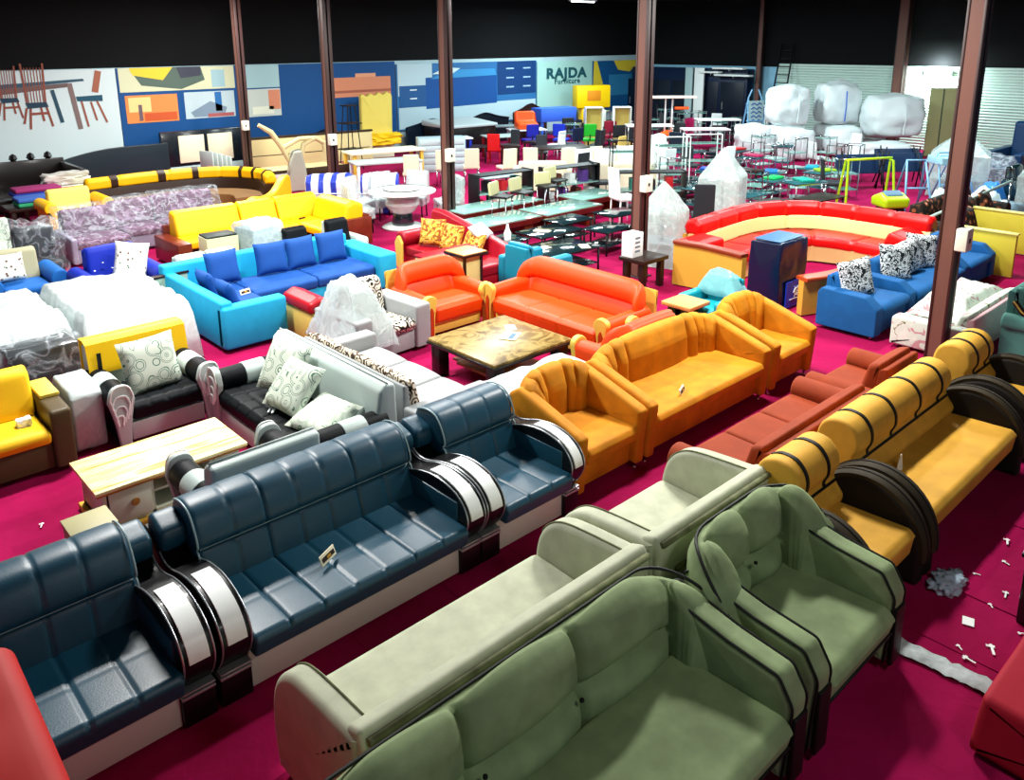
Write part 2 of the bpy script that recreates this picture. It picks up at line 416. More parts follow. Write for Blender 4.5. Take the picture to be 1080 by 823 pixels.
# ================================================================== foreground suites
def arc(cx, cy, r, a0, a1, n=10, ry=None):
    ry = ry or r
    return [(cx+r*math.cos(math.radians(a0+(a1-a0)*i/n)), cy+ry*math.sin(math.radians(a0+(a1-a0)*i/n))) for i in range(n+1)]
LEA = mat('dark teal leather', '#0d4257', .42, spec=.5, coat=.0, bump=.08, bscale=90)
BLKW = mat('black lacquered wood', '#08070a', .38, coat=.12)
SIL = mat('silver trim', '#b4bbbf', .35, metal=.8)
WHT = mat('glossy white panel', '#f1f6f4', .3)
CRM = mat('cream base board', '#c9c6bf', .5)
LSEAM = mat('pale piping', '#8fa9ad', .4)
def leather_piece(name, label, x0, x1, cols, larm, rarm, bolsters=True):
    cx, cy = (x0+x1)/2, 4.6; w = (x1-x0)/2; t = thing(name, label, 'armchair' if cols == 3 else 'sofa', (cx, cy, 0), 0)
    mb = MB(); mb.box(-w, w, -.50, .45, .03, .31, .008); mb.build('base_panel', CRM, t)
    mb = MB()
    for sx in (-w+.1, w-.1):
        for sy in (-.42, .4): mb.tube([(sx, sy, 0), (sx, sy, .04)], .02)
    mb.build('feet', SIL, t)
    # seat with a quilted grid
    def pf(a, y, z):
        if z < .40: return 0
        xs = [-w+2*w*k/cols for k in range(0, cols+1)]
        d = groove(a, xs[1:-1] or [99], .008, .012)+groove(y, [-.28], .008, .012)
        return d+.004*cells(a, -w, w, cols)*(cells(y, -.64, .12, 2) if -.64 < y < .12 else 0)
    o = rpoly([(-.60, .30), (-.635, .42), (-.60, .455), (.16, .44), (.16, .30)], [.03, .05, .04, .02, .02])
    mb = MB(); mb.sweep(o, -w, w, 'x', nx=int(2*w/.014), puff=pf, endr=.02, ds=.02); mb.build('seat', LEA, t, sharp=60)
    # back: plain lower row, rolled upper row
    B = smooth_curve([(.02, .40), (.05, .52), (.09, .64), (.115, .665), (.095, .70), (.115, .78), (.165, .865), (.235, .915), (.36, .92), (.47, .87), (.50, .74)], 5)+[Vector((.52, .30)), Vector((.20, .30))]
    def pb(a, y, z):
        xs = [-w+2*w*k/cols for k in range(0, cols+1)]
        if y > .42 and z < .80: return 0
        d = groove(a, xs[1:-1], .007, .011)
        if z > .67: d += .005*cells(a, -w, w, cols)**.7
        else: d += .003*cells(a, -w, w, cols)
        return d
    mb = MB(); mb.sweep(B, -w-.02, w+.02, 'x', nx=int(2*w/.015), puff=pb, endr=.035, ds=.022)
    bk = mb.build('backrest', LEA, t, sharp=70)
    mb = MB()
    for s in (-1, 1):
        mb.tube([(s*(w+.018), p.x-.01, p.y+.004) for p in B[:-8]], .007)
    mb.tube([(-w, .105, .668), (w, .105, .668)], .0035); mb.build('piping', LSEAM, bk)
    C = smooth_curve([(-.47, .24), (-.56, .36), (-.60, .48), (-.55, .59), (-.43, .665), (-.25, .695), (-.06, .67), (.10, .62), (.22, .61), (.32, .66), (.40, .74)], 5)
    for s, on in ((-1, larm), (1, rarm)):
        if not on: continue
        a0, a1 = s*w, s*(w+on)
        prof = [tuple(p) for p in C]+[(.52, .74), (.52, .03), (-.47, .03)]
        mb = MB(); mb.sweep(prof, a0, a1, 'x', nx=3, endr=.006, ds=.04)
        arm = mb.build('arm', BLKW, t)
        mb = MB(); q = min(a0, a1)+.0; e = max(a0, a1)
        for xx in (q+.008, e-.008): mb.tube([(xx, p.x-.004, p.y+.003) for p in C[2:-6]], .0055)
        mb.build('silver_edge', SIL, arm)
        # white inlaid top panel
        seg = [p for p in C if -.605 < p.x < -.12 and p.y > .47]
        R = []
        for i, p in enumerate(seg):
            tt = (seg[min(i+1, len(seg)-1)]-seg[max(i-1, 0)]).normalized(); nn = Vector((-tt.y, tt.x))
            a = p+nn*.012; b = p-nn*.01
            R.append([Vector((q+.037, a.x, a.y)), Vector((e-.037, a.x, a.y)), Vector((e-.037, b.x, b.y)), Vector((q+.037, b.x, b.y))])
        mb = MB(); mb.rings(R); mb.build('arm_panel', WHT, arm)
        mb = MB(); mb.box(q-.0, e+.0, -.535, -.40, .03, .215, .006); mb.build('arm_foot', BLKW, arm)
        mb = MB(); mb.box(q-.002, e+.002, -.545, -.42, .215, .235, .005); mb.box(q, e, -.548, -.44, .25, .262, .004); mb.build('foot_trim', SIL, arm)
        mb = MB(); mb.sweep(rpoly([(.24, .64), (.24, .80), (.48, .86), (.52, .64)], .07), q+.01, e-.01, 'x', nx=4, endr=.03, ds=.03); mb.build('arm_bolster', LEA, arm)
        mb = MB(); ii = q if s > 0 else e
        mb.box(ii-.012, ii+.012, -.50, .2, .3, .60, .01); mb.build('inner_arm_pad', LEA, arm)
    return t
leather_piece('leather_sofa', 'long dark teal leather sofa with seven-column quilted back and white arm panels', 1.65, 3.26, 7, .19, .18)
leather_piece('leather_armchair', 'dark teal leather armchair right of the long teal leather sofa, before the mustard chair', 3.63, 4.34, 3, .18, .16)
leather_piece('leather_armchair', 'dark teal leather armchair at the left edge, beside the red fabric', .52, 1.24, 3, .19, .19)
PAP = mat('printed price card', '#e6dfc2', .6)
def price_card(loc, rz, label, w=.16, h=.07, col='#2a1d18'):
    t = thing('price_card', label, 'card', loc, rz)
    mb = MB(); mb.box(-w/2, w/2, -.004, .004, 0, h, .001, M=Matrix.Rotation(-.35, 4, 'X')); c = mb.build('card', PAP, t)
    mb = MB(); mb.box(-w*.4, w*.42, -.007, -.005, h*.25, h*.7, 0, M=Matrix.Rotation(-.35, 4, 'X')); mb.build('print_band', mat('dark print', col, .6), c)
    mb = MB(); mb.box(-w*.1, w*.15, -.010, -.008, h*.35, h*.6, 0, M=Matrix.Rotation(-.35, 4, 'X')); mb.build('print_mark', mat('amber print', '#c08a2a', .6), c)
    return t
price_card((2.33, 4.30, .475), .45, 'small cream card standing on the long teal leather sofa seat')

# ---- mustard channel-back suite
MUS = mat('mustard velvet', '#c47d06', .75, sheen=.5, var=.22, vscale=5, bump=.1, bscale=25)
LEG = mat('chrome leg', '#c4c8ca', .2, metal=1)
def mustard_piece(name, label, x0, x1, seats, y0=4.17):
    cx = (x0+x1)/2; w = (x1-x0)/2; t = thing(name, label, 'armchair' if seats == 1 else 'sofa', (cx, y0+.42, 0), 0)
    at = .13
    mb = MB(); mb.box(-w+at, w-at, -.36, .36, .07, .30, .02); mb.build('seat_base', MUS, t)
    mb = MB(); mb.sweep(rpoly([(-.43, .30), (-.45, .40), (-.42, .44), (.30, .43), (.30, .30)], .035), -w+at, w-at, 'x', endr=.025, ds=.03,
                        puff=lambda a, y, z: .012 if z > .4 else 0); mb.build('seat', MUS, t)
    # channelled barrel back: flutes at both sides of a plain middle
    bw = w-at
    nf = 2 if seats == 1 else 3; fw_ = .12
    tot_ = None
    plan = [(bw+.01, .17), (bw-.02, .25), (bw-.08, .305), (bw-.18, .33)]
    plan = plan+[(-x, y) for x, y in reversed(plan)]
    Lp = sum(math.dist(a_, b_) for a_, b_ in zip(plan, plan[1:]))
    fw_ = .165 if seats > 1 else .14; nf = 3 if seats > 1 else 2
    xs = [fw_*k/Lp for k in range(nf+1)]; xs = xs+[1-x for x in reversed(xs)]
    def pb(u, y, z):
        d = groove(u, xs[1:-1], .014/Lp, .03)
        for l, r in zip(xs, xs[1:]):
            if l <= u <= r:
                v = (u-l)/(r-l); d += .05*(4*v*(1-v))**.5
        return (d if y > -.06 else 0)*min(1, max(.12, (.95-z)/.22))
    B = rpoly([(.09, .36), (.07, .68), (.02, .87), (-.07, .90), (-.12, .80), (-.12, .10), (.02, .10)], [.02, .06, .07, .07, .05, .02, .02])
    mb = MB(); mb.path(B, plan, ds=.015, puff=pb, endr=.02, zs=lambda u: -.12*abs(2*u-1)**4); mb.build('backrest', MUS, t, sharp=70)
    for s in (-1, 1):
        # arm: sloping shell, high at the back and low at the front, with a soft rim
        prof = rpoly([(-.42, .06), (-.46, .585), (-.40, .615), (.08, .76), (.30, .82), (.42, .74), (.42, .08)], [.02, .03, .04, .08, .06, .05, .02])
        a0, a1 = sorted((s*(w-at), s*w))
        mb = MB(); mb.sweep(prof, a0, a1, 'x', nx=3, endr=.04, ds=.03); arm = mb.build('arm', MUS, t)
    for sx in (-1, 1):
        for sy in (-.36, .36):
            mb = MB(); mb.lathe([(.028, .08), (.02, .06), (.016, .015), (.022, 0)], (sx*(w-.06), sy, 0), 10); mb.build('leg', LEG, t)
    return t
mustard_piece('channel_back_armchair', 'mustard velvet armchair with fluted back, left end of the mustard suite', 4.58, 5.50, 1)
mustard_piece('channel_back_sofa', 'long mustard velvet sofa with fluted back and sloping arms', 5.53, 7.62, 3)
mustard_piece('channel_back_armchair', 'mustard velvet armchair with fluted back beside the blue sofa row', 7.70, 8.62, 1)
price_card((6.25, 4.30, .45), .4, 'small pale card lying on the mustard velvet sofa seat', w=.17, h=.06)

# ---- gold and black suite with arched arms
GOL = mat('gold velvet', '#d8a238', .7, sheen=.45, var=.16, vscale=4, bump=.08, bscale=25)
BRN = mat('dark brown velvet', '#17110b', .75, sheen=.5, bump=.08, bscale=30)
BAND = mat('black back band', '#0c0a0a', .6)
def gold_piece(name, label, x0, x1, bands, yf=1.84, arms=(1, 1)):
    cx = (x0+x1)/2; w = (x1-x0)/2; t = thing(name, label, 'armchair' if w < .5 else 'sofa', (cx, yf+.45, 0), 0)
    mb = MB(); mb.box(-w, w, -.34, .40, .05, .27, .01); mb.build('seat_base', BRN, t)
    mb = MB(); mb.sweep(rpoly([(-.46, .24), (-.48, .40), (-.44, .44), (.20, .42), (.20, .24)], .035), -w, w, 'x', endr=.02, ds=.04,
                        puff=lambda a, y, z: .012 if z > .4 else 0); mb.build('seat', GOL, t)
    # fat back roll over a lumbar roll
    B = smooth_curve([(.10, .57), (.13, .64), (.10, .72), (.115, .82), (.19, .905), (.30, .92), (.40, .87), (.445, .76), (.45, .6), (.44, .40), (.40, .34), (.14, .34), (.07, .42), (.05, .50)], 4, True)
    mb = MB(); mb.sweep(B, -w-.01, w+.01, 'x', endr=.03, ds=.03); bk = mb.build('backrest', GOL, t, sharp=70)
    front = [p for p in smooth_curve([(.118, .60), (.13, .64), (.10, .72), (.115, .82), (.19, .905), (.30, .92), (.38, .885)], 5)]
    for x in bands:
        mb = MB(); R = []
        for i, p in enumerate(front):
            tt = (front[min(i+1, len(front)-1)]-front[max(i-1, 0)]).normalized(); nn = Vector((-tt.y, tt.x))
            a = p+nn*.009; b = p-nn*.01
            R.append([Vector((x-.017, a.x, a.y)), Vector((x+.017, a.x, a.y)), Vector((x+.017, b.x, b.y)), Vector((x-.017, b.x, b.y))])
        mb.rings(R); mb.build('back_band', BAND, bk)
    mb = MB(); mb.tube([(-w+.02, .118, .60), (w-.02, .118, .60)], .012); mb.build('back_seam', BAND, bk)
    for s, on in ((-1, arms[0]), (1, arms[1])):
        if not on: continue
        aw = .14
        outer = arc(-.10, .24, .42, -4, 184, 22, .44); prof = outer+[(-.52, .02), (.32, .02)]
        a0, a1 = sorted((s*w, s*(w+aw)))
        mb = MB(); mb.sweep(prof, a0, a1, 'x', nx=2, endr=.03, ds=.04); arm = mb.build('arm', BRN, t, sharp=60)
        # raised rim following the arch
        R = []; P = [Vector(p) for p in outer]
        for i, p in enumerate(P):
            c = Vector((-.10, .24)); d = (p-c).normalized()
            o1 = p+d*.035; i1 = p-d*.02
            R.append([Vector((a0+.012, i1.x, i1.y)), Vector((a0+.006, o1.x-d.x*.012, o1.y-d.y*.012)), Vector((a0+.03, o1.x, o1.y)), Vector((a1-.03, o1.x, o1.y)), Vector((a1-.006, o1.x-d.x*.012, o1.y-d.y*.012)), Vector((a1-.012, i1.x, i1.y))])
        mb = MB(); mb.rings(R); mb.build('arm_rim', mat('olive brown velvet rim', '#2f2716', .75, sheen=.5), arm, sharp=60)
        mb = MB(); mb.tube([((a0+a1)/2, p.x+(p.x+.10)*.085, p.y+(p.y-.24)*.085) for p in P], .006); mb.build('rim_seam', BAND, arm)
    for sx in (-w+.06, w-.06):
        mb = MB(); mb.lathe([(.02, .06), (.016, .0)], (sx, -.3, 0), 8); mb.build('leg', LEG, t)
    return t
gold_piece('arched_arm_armchair', 'gold velvet armchair with two black back bands beside the green tufted armchair', 4.92, 5.53, [-.19, .12], arms=(1, 1))
gold_piece('arched_arm_sofa', 'long gold velvet sofa with black banded back and dark arched arms', 5.84, 7.72, [-.72, -.28, .22, .70], arms=(1, 1))
gold_piece('arched_arm_armchair', 'gold velvet armchair with banded back at the right edge beyond the long gold sofa', 8.20, 8.85, [-.14, .17], arms=(1, 1))
t = thing('price_tag', 'folded white tag standing on the gold sofa seat', 'tag', (6.32, 2.25, .445), .3)
mb = MB(); mb.rings([[Vector((-.03, -.02, 0)), Vector((.03, -.02, 0)), Vector((.03, .02, 0)), Vector((-.03, .02, 0))], [Vector((-.012, -.004, .12)), Vector((.012, -.004, .12)), Vector((.012, .004, .12)), Vector((-.012, .004, .12))]]); mb.build('tag_card', WHT, t)

# ---- cream green low suite, seen from behind
CGR = mat('pale sage velvet', '#b7bba2', .75, sheen=.5, var=.14, vscale=7, bump=.08, bscale=25)
CGD = mat('weathered olive edge', '#6d7150', .8, sheen=.3, var=.4, vscale=9)
def sage_piece(name, label, x0, x1, seats, yb=2.62, yf=3.50):
    # local front is -Y, turned half round in the room
    cx, cy = (x0+x1)/2, (yb+yf)/2; w = (x1-x0)/2; t = thing(name, label, 'armchair' if seats == 1 else 'sofa', (cx, cy, 0), PI)
    d = (yf-yb)/2; at = .15
    mb = MB(); mb.box(-w+at, w-at, -d+.06, d-.1, .04, .28, .02); mb.build('seat_base', CGD, t)
    mb = MB(); mb.sweep(rpoly([(-d+.02, .26), (-d+.0, .38), (-d+.05, .42), (d-.22, .40), (d-.22, .26)], .04), -w+at, w-at, 'x', endr=.03, ds=.05,
                        puff=lambda a, y, z: .015 if z > .38 else 0); mb.build('seat', CGR, t)
    B = rpoly([(d-.24, .30), (d-.16, .70), (d-.15, .80), (d-.04, .84), (d+.0, .76), (d-.02, .06), (d-.2, .06)], [.02, .06, .05, .04, .04, .02, .02])
    mb = MB(); mb.sweep(B, -w+.02, w-.02, 'x', endr=.03, ds=.05); bk = mb.build('backrest', CGR, t, sharp=60)
    mb = MB(); mb.tube([(-w+.05, d+.0, .79), (w-.05, d+.0, .79)], .022); mb.tube([(-w+.2, d-.005, .55), (w-.2, d-.005, .55)], .02); mb.build('back_rail', CGD, bk)
    for s in (-1, 1):
        prof = [tuple(q) for q in smooth_curve([(-d+.03, .05), (-d+.0, .25), (-d+.01, .46), (-d+.07, .62), (-d+.19, .725), (-d+.36, .765), (d-.16, .79), (d-.04, .79)], 5)]+[(d-.03, .06)]
        a0, a1 = sorted((s*(w-at), s*w))
        mb = MB(); mb.sweep(prof, a0, a1, 'x', nx=3, endr=.045, ds=.05); arm = mb.build('arm', CGR, t, sharp=60)
        e = a1-.03 if s < 0 else a0+.03
        mb = MB(); mb.tube([(e, p[0], p[1]+.002) for p in prof[14:-4]], .006); mb.build('arm_piping', CGD, arm)
    return t
sage_piece('sage_sofa', 'long pale sage velvet sofa seen from behind, back against the green tufted sofa', 1.50, 3.58, 3)
sage_piece('sage_armchair', 'pale sage velvet armchair seen from behind, between the sage sofa and the rust settee', 3.62, 4.98, 1)

# ---- green tufted suite
GRN = mat('moss green velvet', '#84966a', .75, sheen=.6, var=.2, vscale=6, bump=.1, bscale=25)
GPI = mat('black piping', '#0f120d', .6)
def tuft_piece(name, label, x0, x1, cols, yf=1.60, yb=2.52):
    cx, cy = (x0+x1)/2, (yf+yb)/2; w = (x1-x0)/2; t = thing(name, label, 'armchair' if cols < 3 else 'sofa', (cx, cy, 0), 0); d = (yb-yf)/2
    aw = .17; sw = w-aw+.02
    mb = MB(); mb.box(-w+.05, w-.05, -d+.06, d-.04, .04, .27, .03); mb.build('base_panel', mat('dark base cloth', '#16170f', .8), t)
    sd = [-sw+2*sw*k/max(1, cols//2 if cols > 2 else 1) for k in range((cols//2 if cols > 2 else 1)+1)]
    mb = MB(); mb.sweep(rpoly([(-d-.03, .27), (-d-.06, .40), (-d+.0, .455), (d-.26, .43), (d-.26, .27)], [.03, .07, .05, .02, .02]), -sw, sw, 'x', endr=.04, ds=.035,
                        puff=lambda a, y, z: (.02 if z > .4 else 0)+(groove(a, sd[1:-1], .02, .03) if len(sd) > 2 and z > .3 else 0)); seat = mb.build('seat', GRN, t, sharp=60)
    mb = MB(); mb.tube([(-sw+.02, -d-.045, .31), (sw-.02, -d-.045, .31)], .009); mb.build('seat_piping', GPI, seat)
    # button tufted back that curls forward into wings at both ends
    bw = w-.06; R_ = .26
    plan = [(bw, d-.52), (bw, d-.42)]+[(bw-R_+R_*math.cos(math.radians(q)), d-.42+R_*math.sin(math.radians(q))) for q in range(10, 91, 10)]
    plan = plan+[(-x, y) for x, y in reversed(plan)]
    Lp = sum(math.dist(a_, b_) for a_, b_ in zip(plan, plan[1:])); we = .36
    xs = [0, we/Lp]+[we/Lp+(1-2*we/Lp)*k/cols for k in range(1, cols)]+[1-we/Lp, 1]
    def pb(u, y, z):
        if y < -.07: return 0
        g = groove(u, xs[1:-1], .020/Lp, .035)
        row = groove(z, [.62], .03, .035) if xs[1] < u < xs[-2] else 0
        e = 1
        if xs[1] < u < xs[-2]:
            v = (z-.40)/.22 if z < .62 else (z-.62)/.36
            v = min(1, max(0, v)); e = (4*v*(1-v)) if z < .62 else min(1, (4*v*(1-v)+.15))
        for l, r in zip(xs, xs[1:]):
            if l <= u <= r:
                v = (u-l)/(r-l); g += .085*e*(4*v*(1-v))**.8
        return g+row
    B = rpoly([(.08, .36), (.05, .62), (.02, .83), (-.03, .91), (-.12, .91), (-.16, .81), (-.16, .06), (.02, .06)], [.03, .08, .08, .05, .04, .04, .02, .02])
    hz = lambda u: -.30*max(0, (abs(2*u-1)-.55)/.45)**1.6 if cols > 1 else 0
    mb = MB(); mb.path(B, plan, ds=.018, puff=pb, endr=.03, zs=hz); bk = mb.build('backrest', GRN, t, sharp=80)
    for k in range(1, cols):
        mb = MB(); x = bw-R_-(2*(bw-R_))*(k)/cols; mb.lathe([(.001, -.012), (.012, -.006), (.012, .006), (.001, .012)], (x, d-.26, .62), 8); mb.build('button', GPI, bk)
    P = resample(plan, .04, False); mb = MB(); pts = []; k = len(P)
    for i, q in enumerate(P):
        tt = (P[min(k-1, i+1)]-P[max(0, i-1)]).normalized(); wv = Vector((-tt.y, tt.x)); u = i/(k-1); zz = .915
        zz = zz*(1+hz(u)*(zz-.35)/.5); q2 = q+wv*-.115; pts.append((q2.x, q2.y, zz-.002))
    mb.tube(pts, .010); mb.build('back_piping', GPI, bk)
    for s in (-1, 1):
        prof = rpoly([(-d-.02, .06), (-d-.05, .54), (-d+.04, .68), (-d+.35, .71), (d-.10, .80), (d-.05, .10)], [.03, .10, .06, .1, .08, .03])
        a0, a1 = sorted((s*(w-aw), s*w))
        mb = MB(); mb.sweep(prof, a0, a1, 'x', nx=4, endr=.055, ds=.04, shift=lambda a: (0, 0)); arm = mb.build('arm', GRN, t, sharp=70)
        mb = MB()
        for xx in (a0+.012, a1-.012):
            mb.tube([(xx, p[0]*.985, p[1]*.985) for p in prof[3:-6]], .008)
        mb.build('arm_piping', GPI, arm)
        mb = MB(); mb.box(a0+.02, a1-.02, -d-.062, -d-.03, .06, .46, .012); mb.build('arm_front', mat('black arm facing', '#0e100c', .5), arm)
    return t
tuft_piece('tufted_sofa', 'long moss green tufted velvet sofa with black piping in the front row', .96, 3.51, 3)
tuft_piece('tufted_armchair', 'moss green tufted velvet armchair with black piping at the front aisle', 3.60, 4.72, 2)
# ================================================================== generic upholstered seat
FACE = {'-Y': 0, '+Y': PI, '-X': -PI/2, '+X': PI/2}
def local_frame(rect, face):
    x0, x1, y0, y1 = rect; cx, cy = (x0+x1)/2, (y0+y1)/2
    w, d = (x1-x0)/2, (y1-y0)/2
    if 'X' in face: w, d = d, w
    return cx, cy, w, d, FACE[face]
def club(name, label, cat, rect, face, body, seatm=None, backm=None, armm=None, basem=None, aw=.15, ah=.6, bh=.85, bt=.2, sh=.42, ns=1, nb=1,
         arm='box', arms=(1, 1), rake=.08, soft=.04, r=.03, puff=.03, legm=None, group=None, rz=0, backfront=None, z0=.05, bandm=None):
    cx, cy, w, d, a = local_frame(rect, face); t = thing(name, label, cat, (cx, cy, 0), a+rz, group)
    seatm = seatm or body; backm = backm or body; armm = armm or body; basem = basem or body
    wl = -w+(aw if arms[0] else 0); wr = w-(aw if arms[1] else 0)
    mb = MB(); mb.box(wl, wr, -d+.03, d-.02, z0, sh-.13, .012); mb.build('seat_base', basem, t)
    for k in range(ns):
        a0 = wl+(wr-wl)*k/ns+.004; a1 = wl+(wr-wl)*(k+1)/ns-.004
        mb = MB(); mb.sweep(rpoly([(-d+.0, sh-.13), (-d-.01, sh-.03), (-d+.03, sh), (d-bt+.02, sh-.02), (d-bt+.02, sh-.13)], soft), a0, a1, 'x', endr=.03, ds=.06,
                            puff=lambda x, y, z, a0=a0, a1=a1: puff*.7*(cells(x, a0, a1, 1) if z > sh-.06 else 0)); mb.build('seat_cushion', seatm, t, sharp=60)
    mb = MB(); mb.sweep(rpoly([(d-bt*.7, sh-.1), (d-bt*.5, bh-.05), (d-.02, bh-.02), (d, z0), (d-bt*.6, z0)], [.02, .03, .03, .02, .02]), wl-.0, wr+.0, 'x', endr=.015, ds=.07); bkf = mb.build('back_frame', body, t)
    for k in range(nb):
        a0 = wl+(wr-wl)*k/nb+.004; a1 = wl+(wr-wl)*(k+1)/nb-.004
        mb = MB(); mb.sweep(rpoly([(d-bt-.06-rake*.3, sh-.02), (d-bt-.02+rake*.3, bh-.04), (d-bt*.55+rake*.2, bh+.01), (d-bt*.4, bh-.03), (d-bt*.4, sh-.02)], soft+.01), a0, a1, 'x', endr=.04, ds=.05,
                            puff=lambda x, y, z, a0=a0, a1=a1: puff*(cells(x, a0, a1, 1) if y < d-bt*.6 else 0)); mb.build('back_cushion', backm, t, sharp=60)
    for s, on in ((-1, arms[0]), (1, arms[1])):
        if not on: continue
        a0, a1 = sorted((s*(w-aw), s*w))
        if arm == 'box':
            mb = MB(); mb.sweep(rpoly([(-d-.01, z0), (-d-.01, ah), (d-.0, ah+.0), (d-.0, z0)], [.01, r+.02, r, .01]), a0, a1, 'x', nx=3, endr=r, ds=.06); mb.build('arm', armm, t, sharp=60)
        elif arm == 'slope':
            mb = MB(); mb.sweep(rpoly([(-d-.01, z0), (-d-.01, sh+.0), (-d+.16, ah), (d-.05, ah+.02), (d, ah-.05), (d, z0)], [.04, .06, .07, .06, .05, .04]), a0, a1, 'x', nx=3, endr=.022, ds=.05); mb.build('arm', armm, t, sharp=60)
        elif arm == 'roll':
            rr = aw*.62; c = (a0+a1)/2+s*.02
            sec = [(a0 if s > 0 else a1, z0), (a1-.02 if s > 0 else a0+.02, z0)]
            mb = MB(); prof = [(c+rr*math.cos(math.radians(q)), ah-rr+rr*math.sin(math.radians(q))) for q in range(-40, 221, 13)]
            sx0, sx1 = (a0+.02, a1-.02)
            prof = prof+[(sx0, ah-rr*1.6), (sx0, z0), (sx1, z0), (sx1, ah-rr*1.6)]
            mb.sweep(prof, -d-.01, d-.03, 'y', nx=8, endr=.03, ds=.05); am = mb.build('arm', armm, t, sharp=60)
            if bandm:
                mb = MB(); pf = [(c+(rr+.006)*math.cos(math.radians(q)), ah-rr+(rr+.006)*math.sin(math.radians(q))) for q in range(-40, 221, 13)]
                mb.sweep(pf+[(c, ah-rr)], -d+.22, -d+.42, 'y', nx=2, endr=.004, ds=.06); mb.build('arm_band', bandm, am)
    for sx in (-1, 1):
        for sy in (-1, 1):
            mb = MB(); mb.lathe([(.024, z0+.01), (.018, 0)], (sx*(w-.07), sy*(d-.07), 0), 8); mb.build('leg', legm or LEG, t)
    return t
def cushion(label, loc, m, w=.42, h=.42, th=.14, tilt=-.3, rz=0, group=None, name='cushion', roll=0):
    M = Matrix.Rotation(tilt, 4, 'X') @ Matrix.Rotation(roll, 4, 'Y')
    mb = MB(); mb.pillow(w, h, th, M); o = mb.build(name, m, None, sharp=80)
    o.location = loc; o.rotation_euler = (0, 0, rz)
    return tag(o, label, 'cushion', group)
def heap(name, label, cat, rect, z0, z1, m, lump=.08, nx=28, ny=28, seed=1, parent=None, drop=1.0, rz=0, f=2.2, edge=.5, off=None):
    """a draped sheet: rises to z1 over the middle and falls to z0 at its hem, with folds; solid thickness"""
    x0, x1, y0, y1 = rect; cx, cy = (x0+x1)/2, (y0+y1)/2; bm = bmesh.new(); V = {}
    for i in range(nx+1):
        for j in range(ny+1):
            u, v = i/nx*2-1, j/ny*2-1
            e = max(abs(u), abs(v)); k = 1-min(1, max(0, (e-(1-edge))/edge))**drop
            z = z0+(z1-z0)*min(1, k*1.0)
            x = u*(x1-x0)/2; y = v*(y1-y0)/2
            n1 = noise.fractal(Vector((x*f+seed, y*f, seed*2)), 1, 2, 4)
            n2 = noise.fractal(Vector((x*f*3+seed, y*f*3, seed*4)), 1, 2, 3)
            z += lump*n1*min(1, .3+k)+lump*.3*n2
            V[i, j] = bm.verts.new((x+lump*.5*n2, y+lump*.5*n1, max(z0*.0+.006, z)))
    for i in range(nx):
        for j in range(ny): bm.faces.new((V[i, j], V[i+1, j], V[i+1, j+1], V[i, j+1]))
    mb = MB(); mb.bm.free(); mb.bm = bm
    o = mb.build(name, m, parent, sharp=120)
    s = o.modifiers.new('s', 'SOLIDIFY'); s.thickness = .004
    if off: o.location = (off[0], off[1], 0)
    if parent is None: o.location = (cx, cy, 0); o.rotation_euler = (0, 0, rz); tag(o, label, cat)
    return o
WRAP = wrap_mat('clear crinkled polythene', '#cddcdc', .6)
WRAPM = wrap_mat('milky polythene', '#cfdada', .35)
WRAPC = wrap_mat('thin clear polythene', '#c5d0d8', .92, .2)
# ---- rust suite facing away
RUS = mat('rust orange fabric', '#86300a', .8, sheen=.4, var=.12, bump=.1, bscale=40)
club('rust_settee', 'long rust orange settee facing away, between the mustard sofa and the gold sofa', 'sofa', (5.12, 7.28, 2.80, 3.62), '+Y', RUS, aw=.2, ah=.56, bh=.74, bt=.22, sh=.42, ns=3, arm='roll', puff=.012)
club('rust_armchair', 'rust orange armchair facing away at the far end of the rust settee', 'armchair', (7.32, 8.42, 2.86, 3.60), '+Y', RUS, aw=.2, ah=.56, bh=.78, bt=.22, arm='roll', puff=.015)
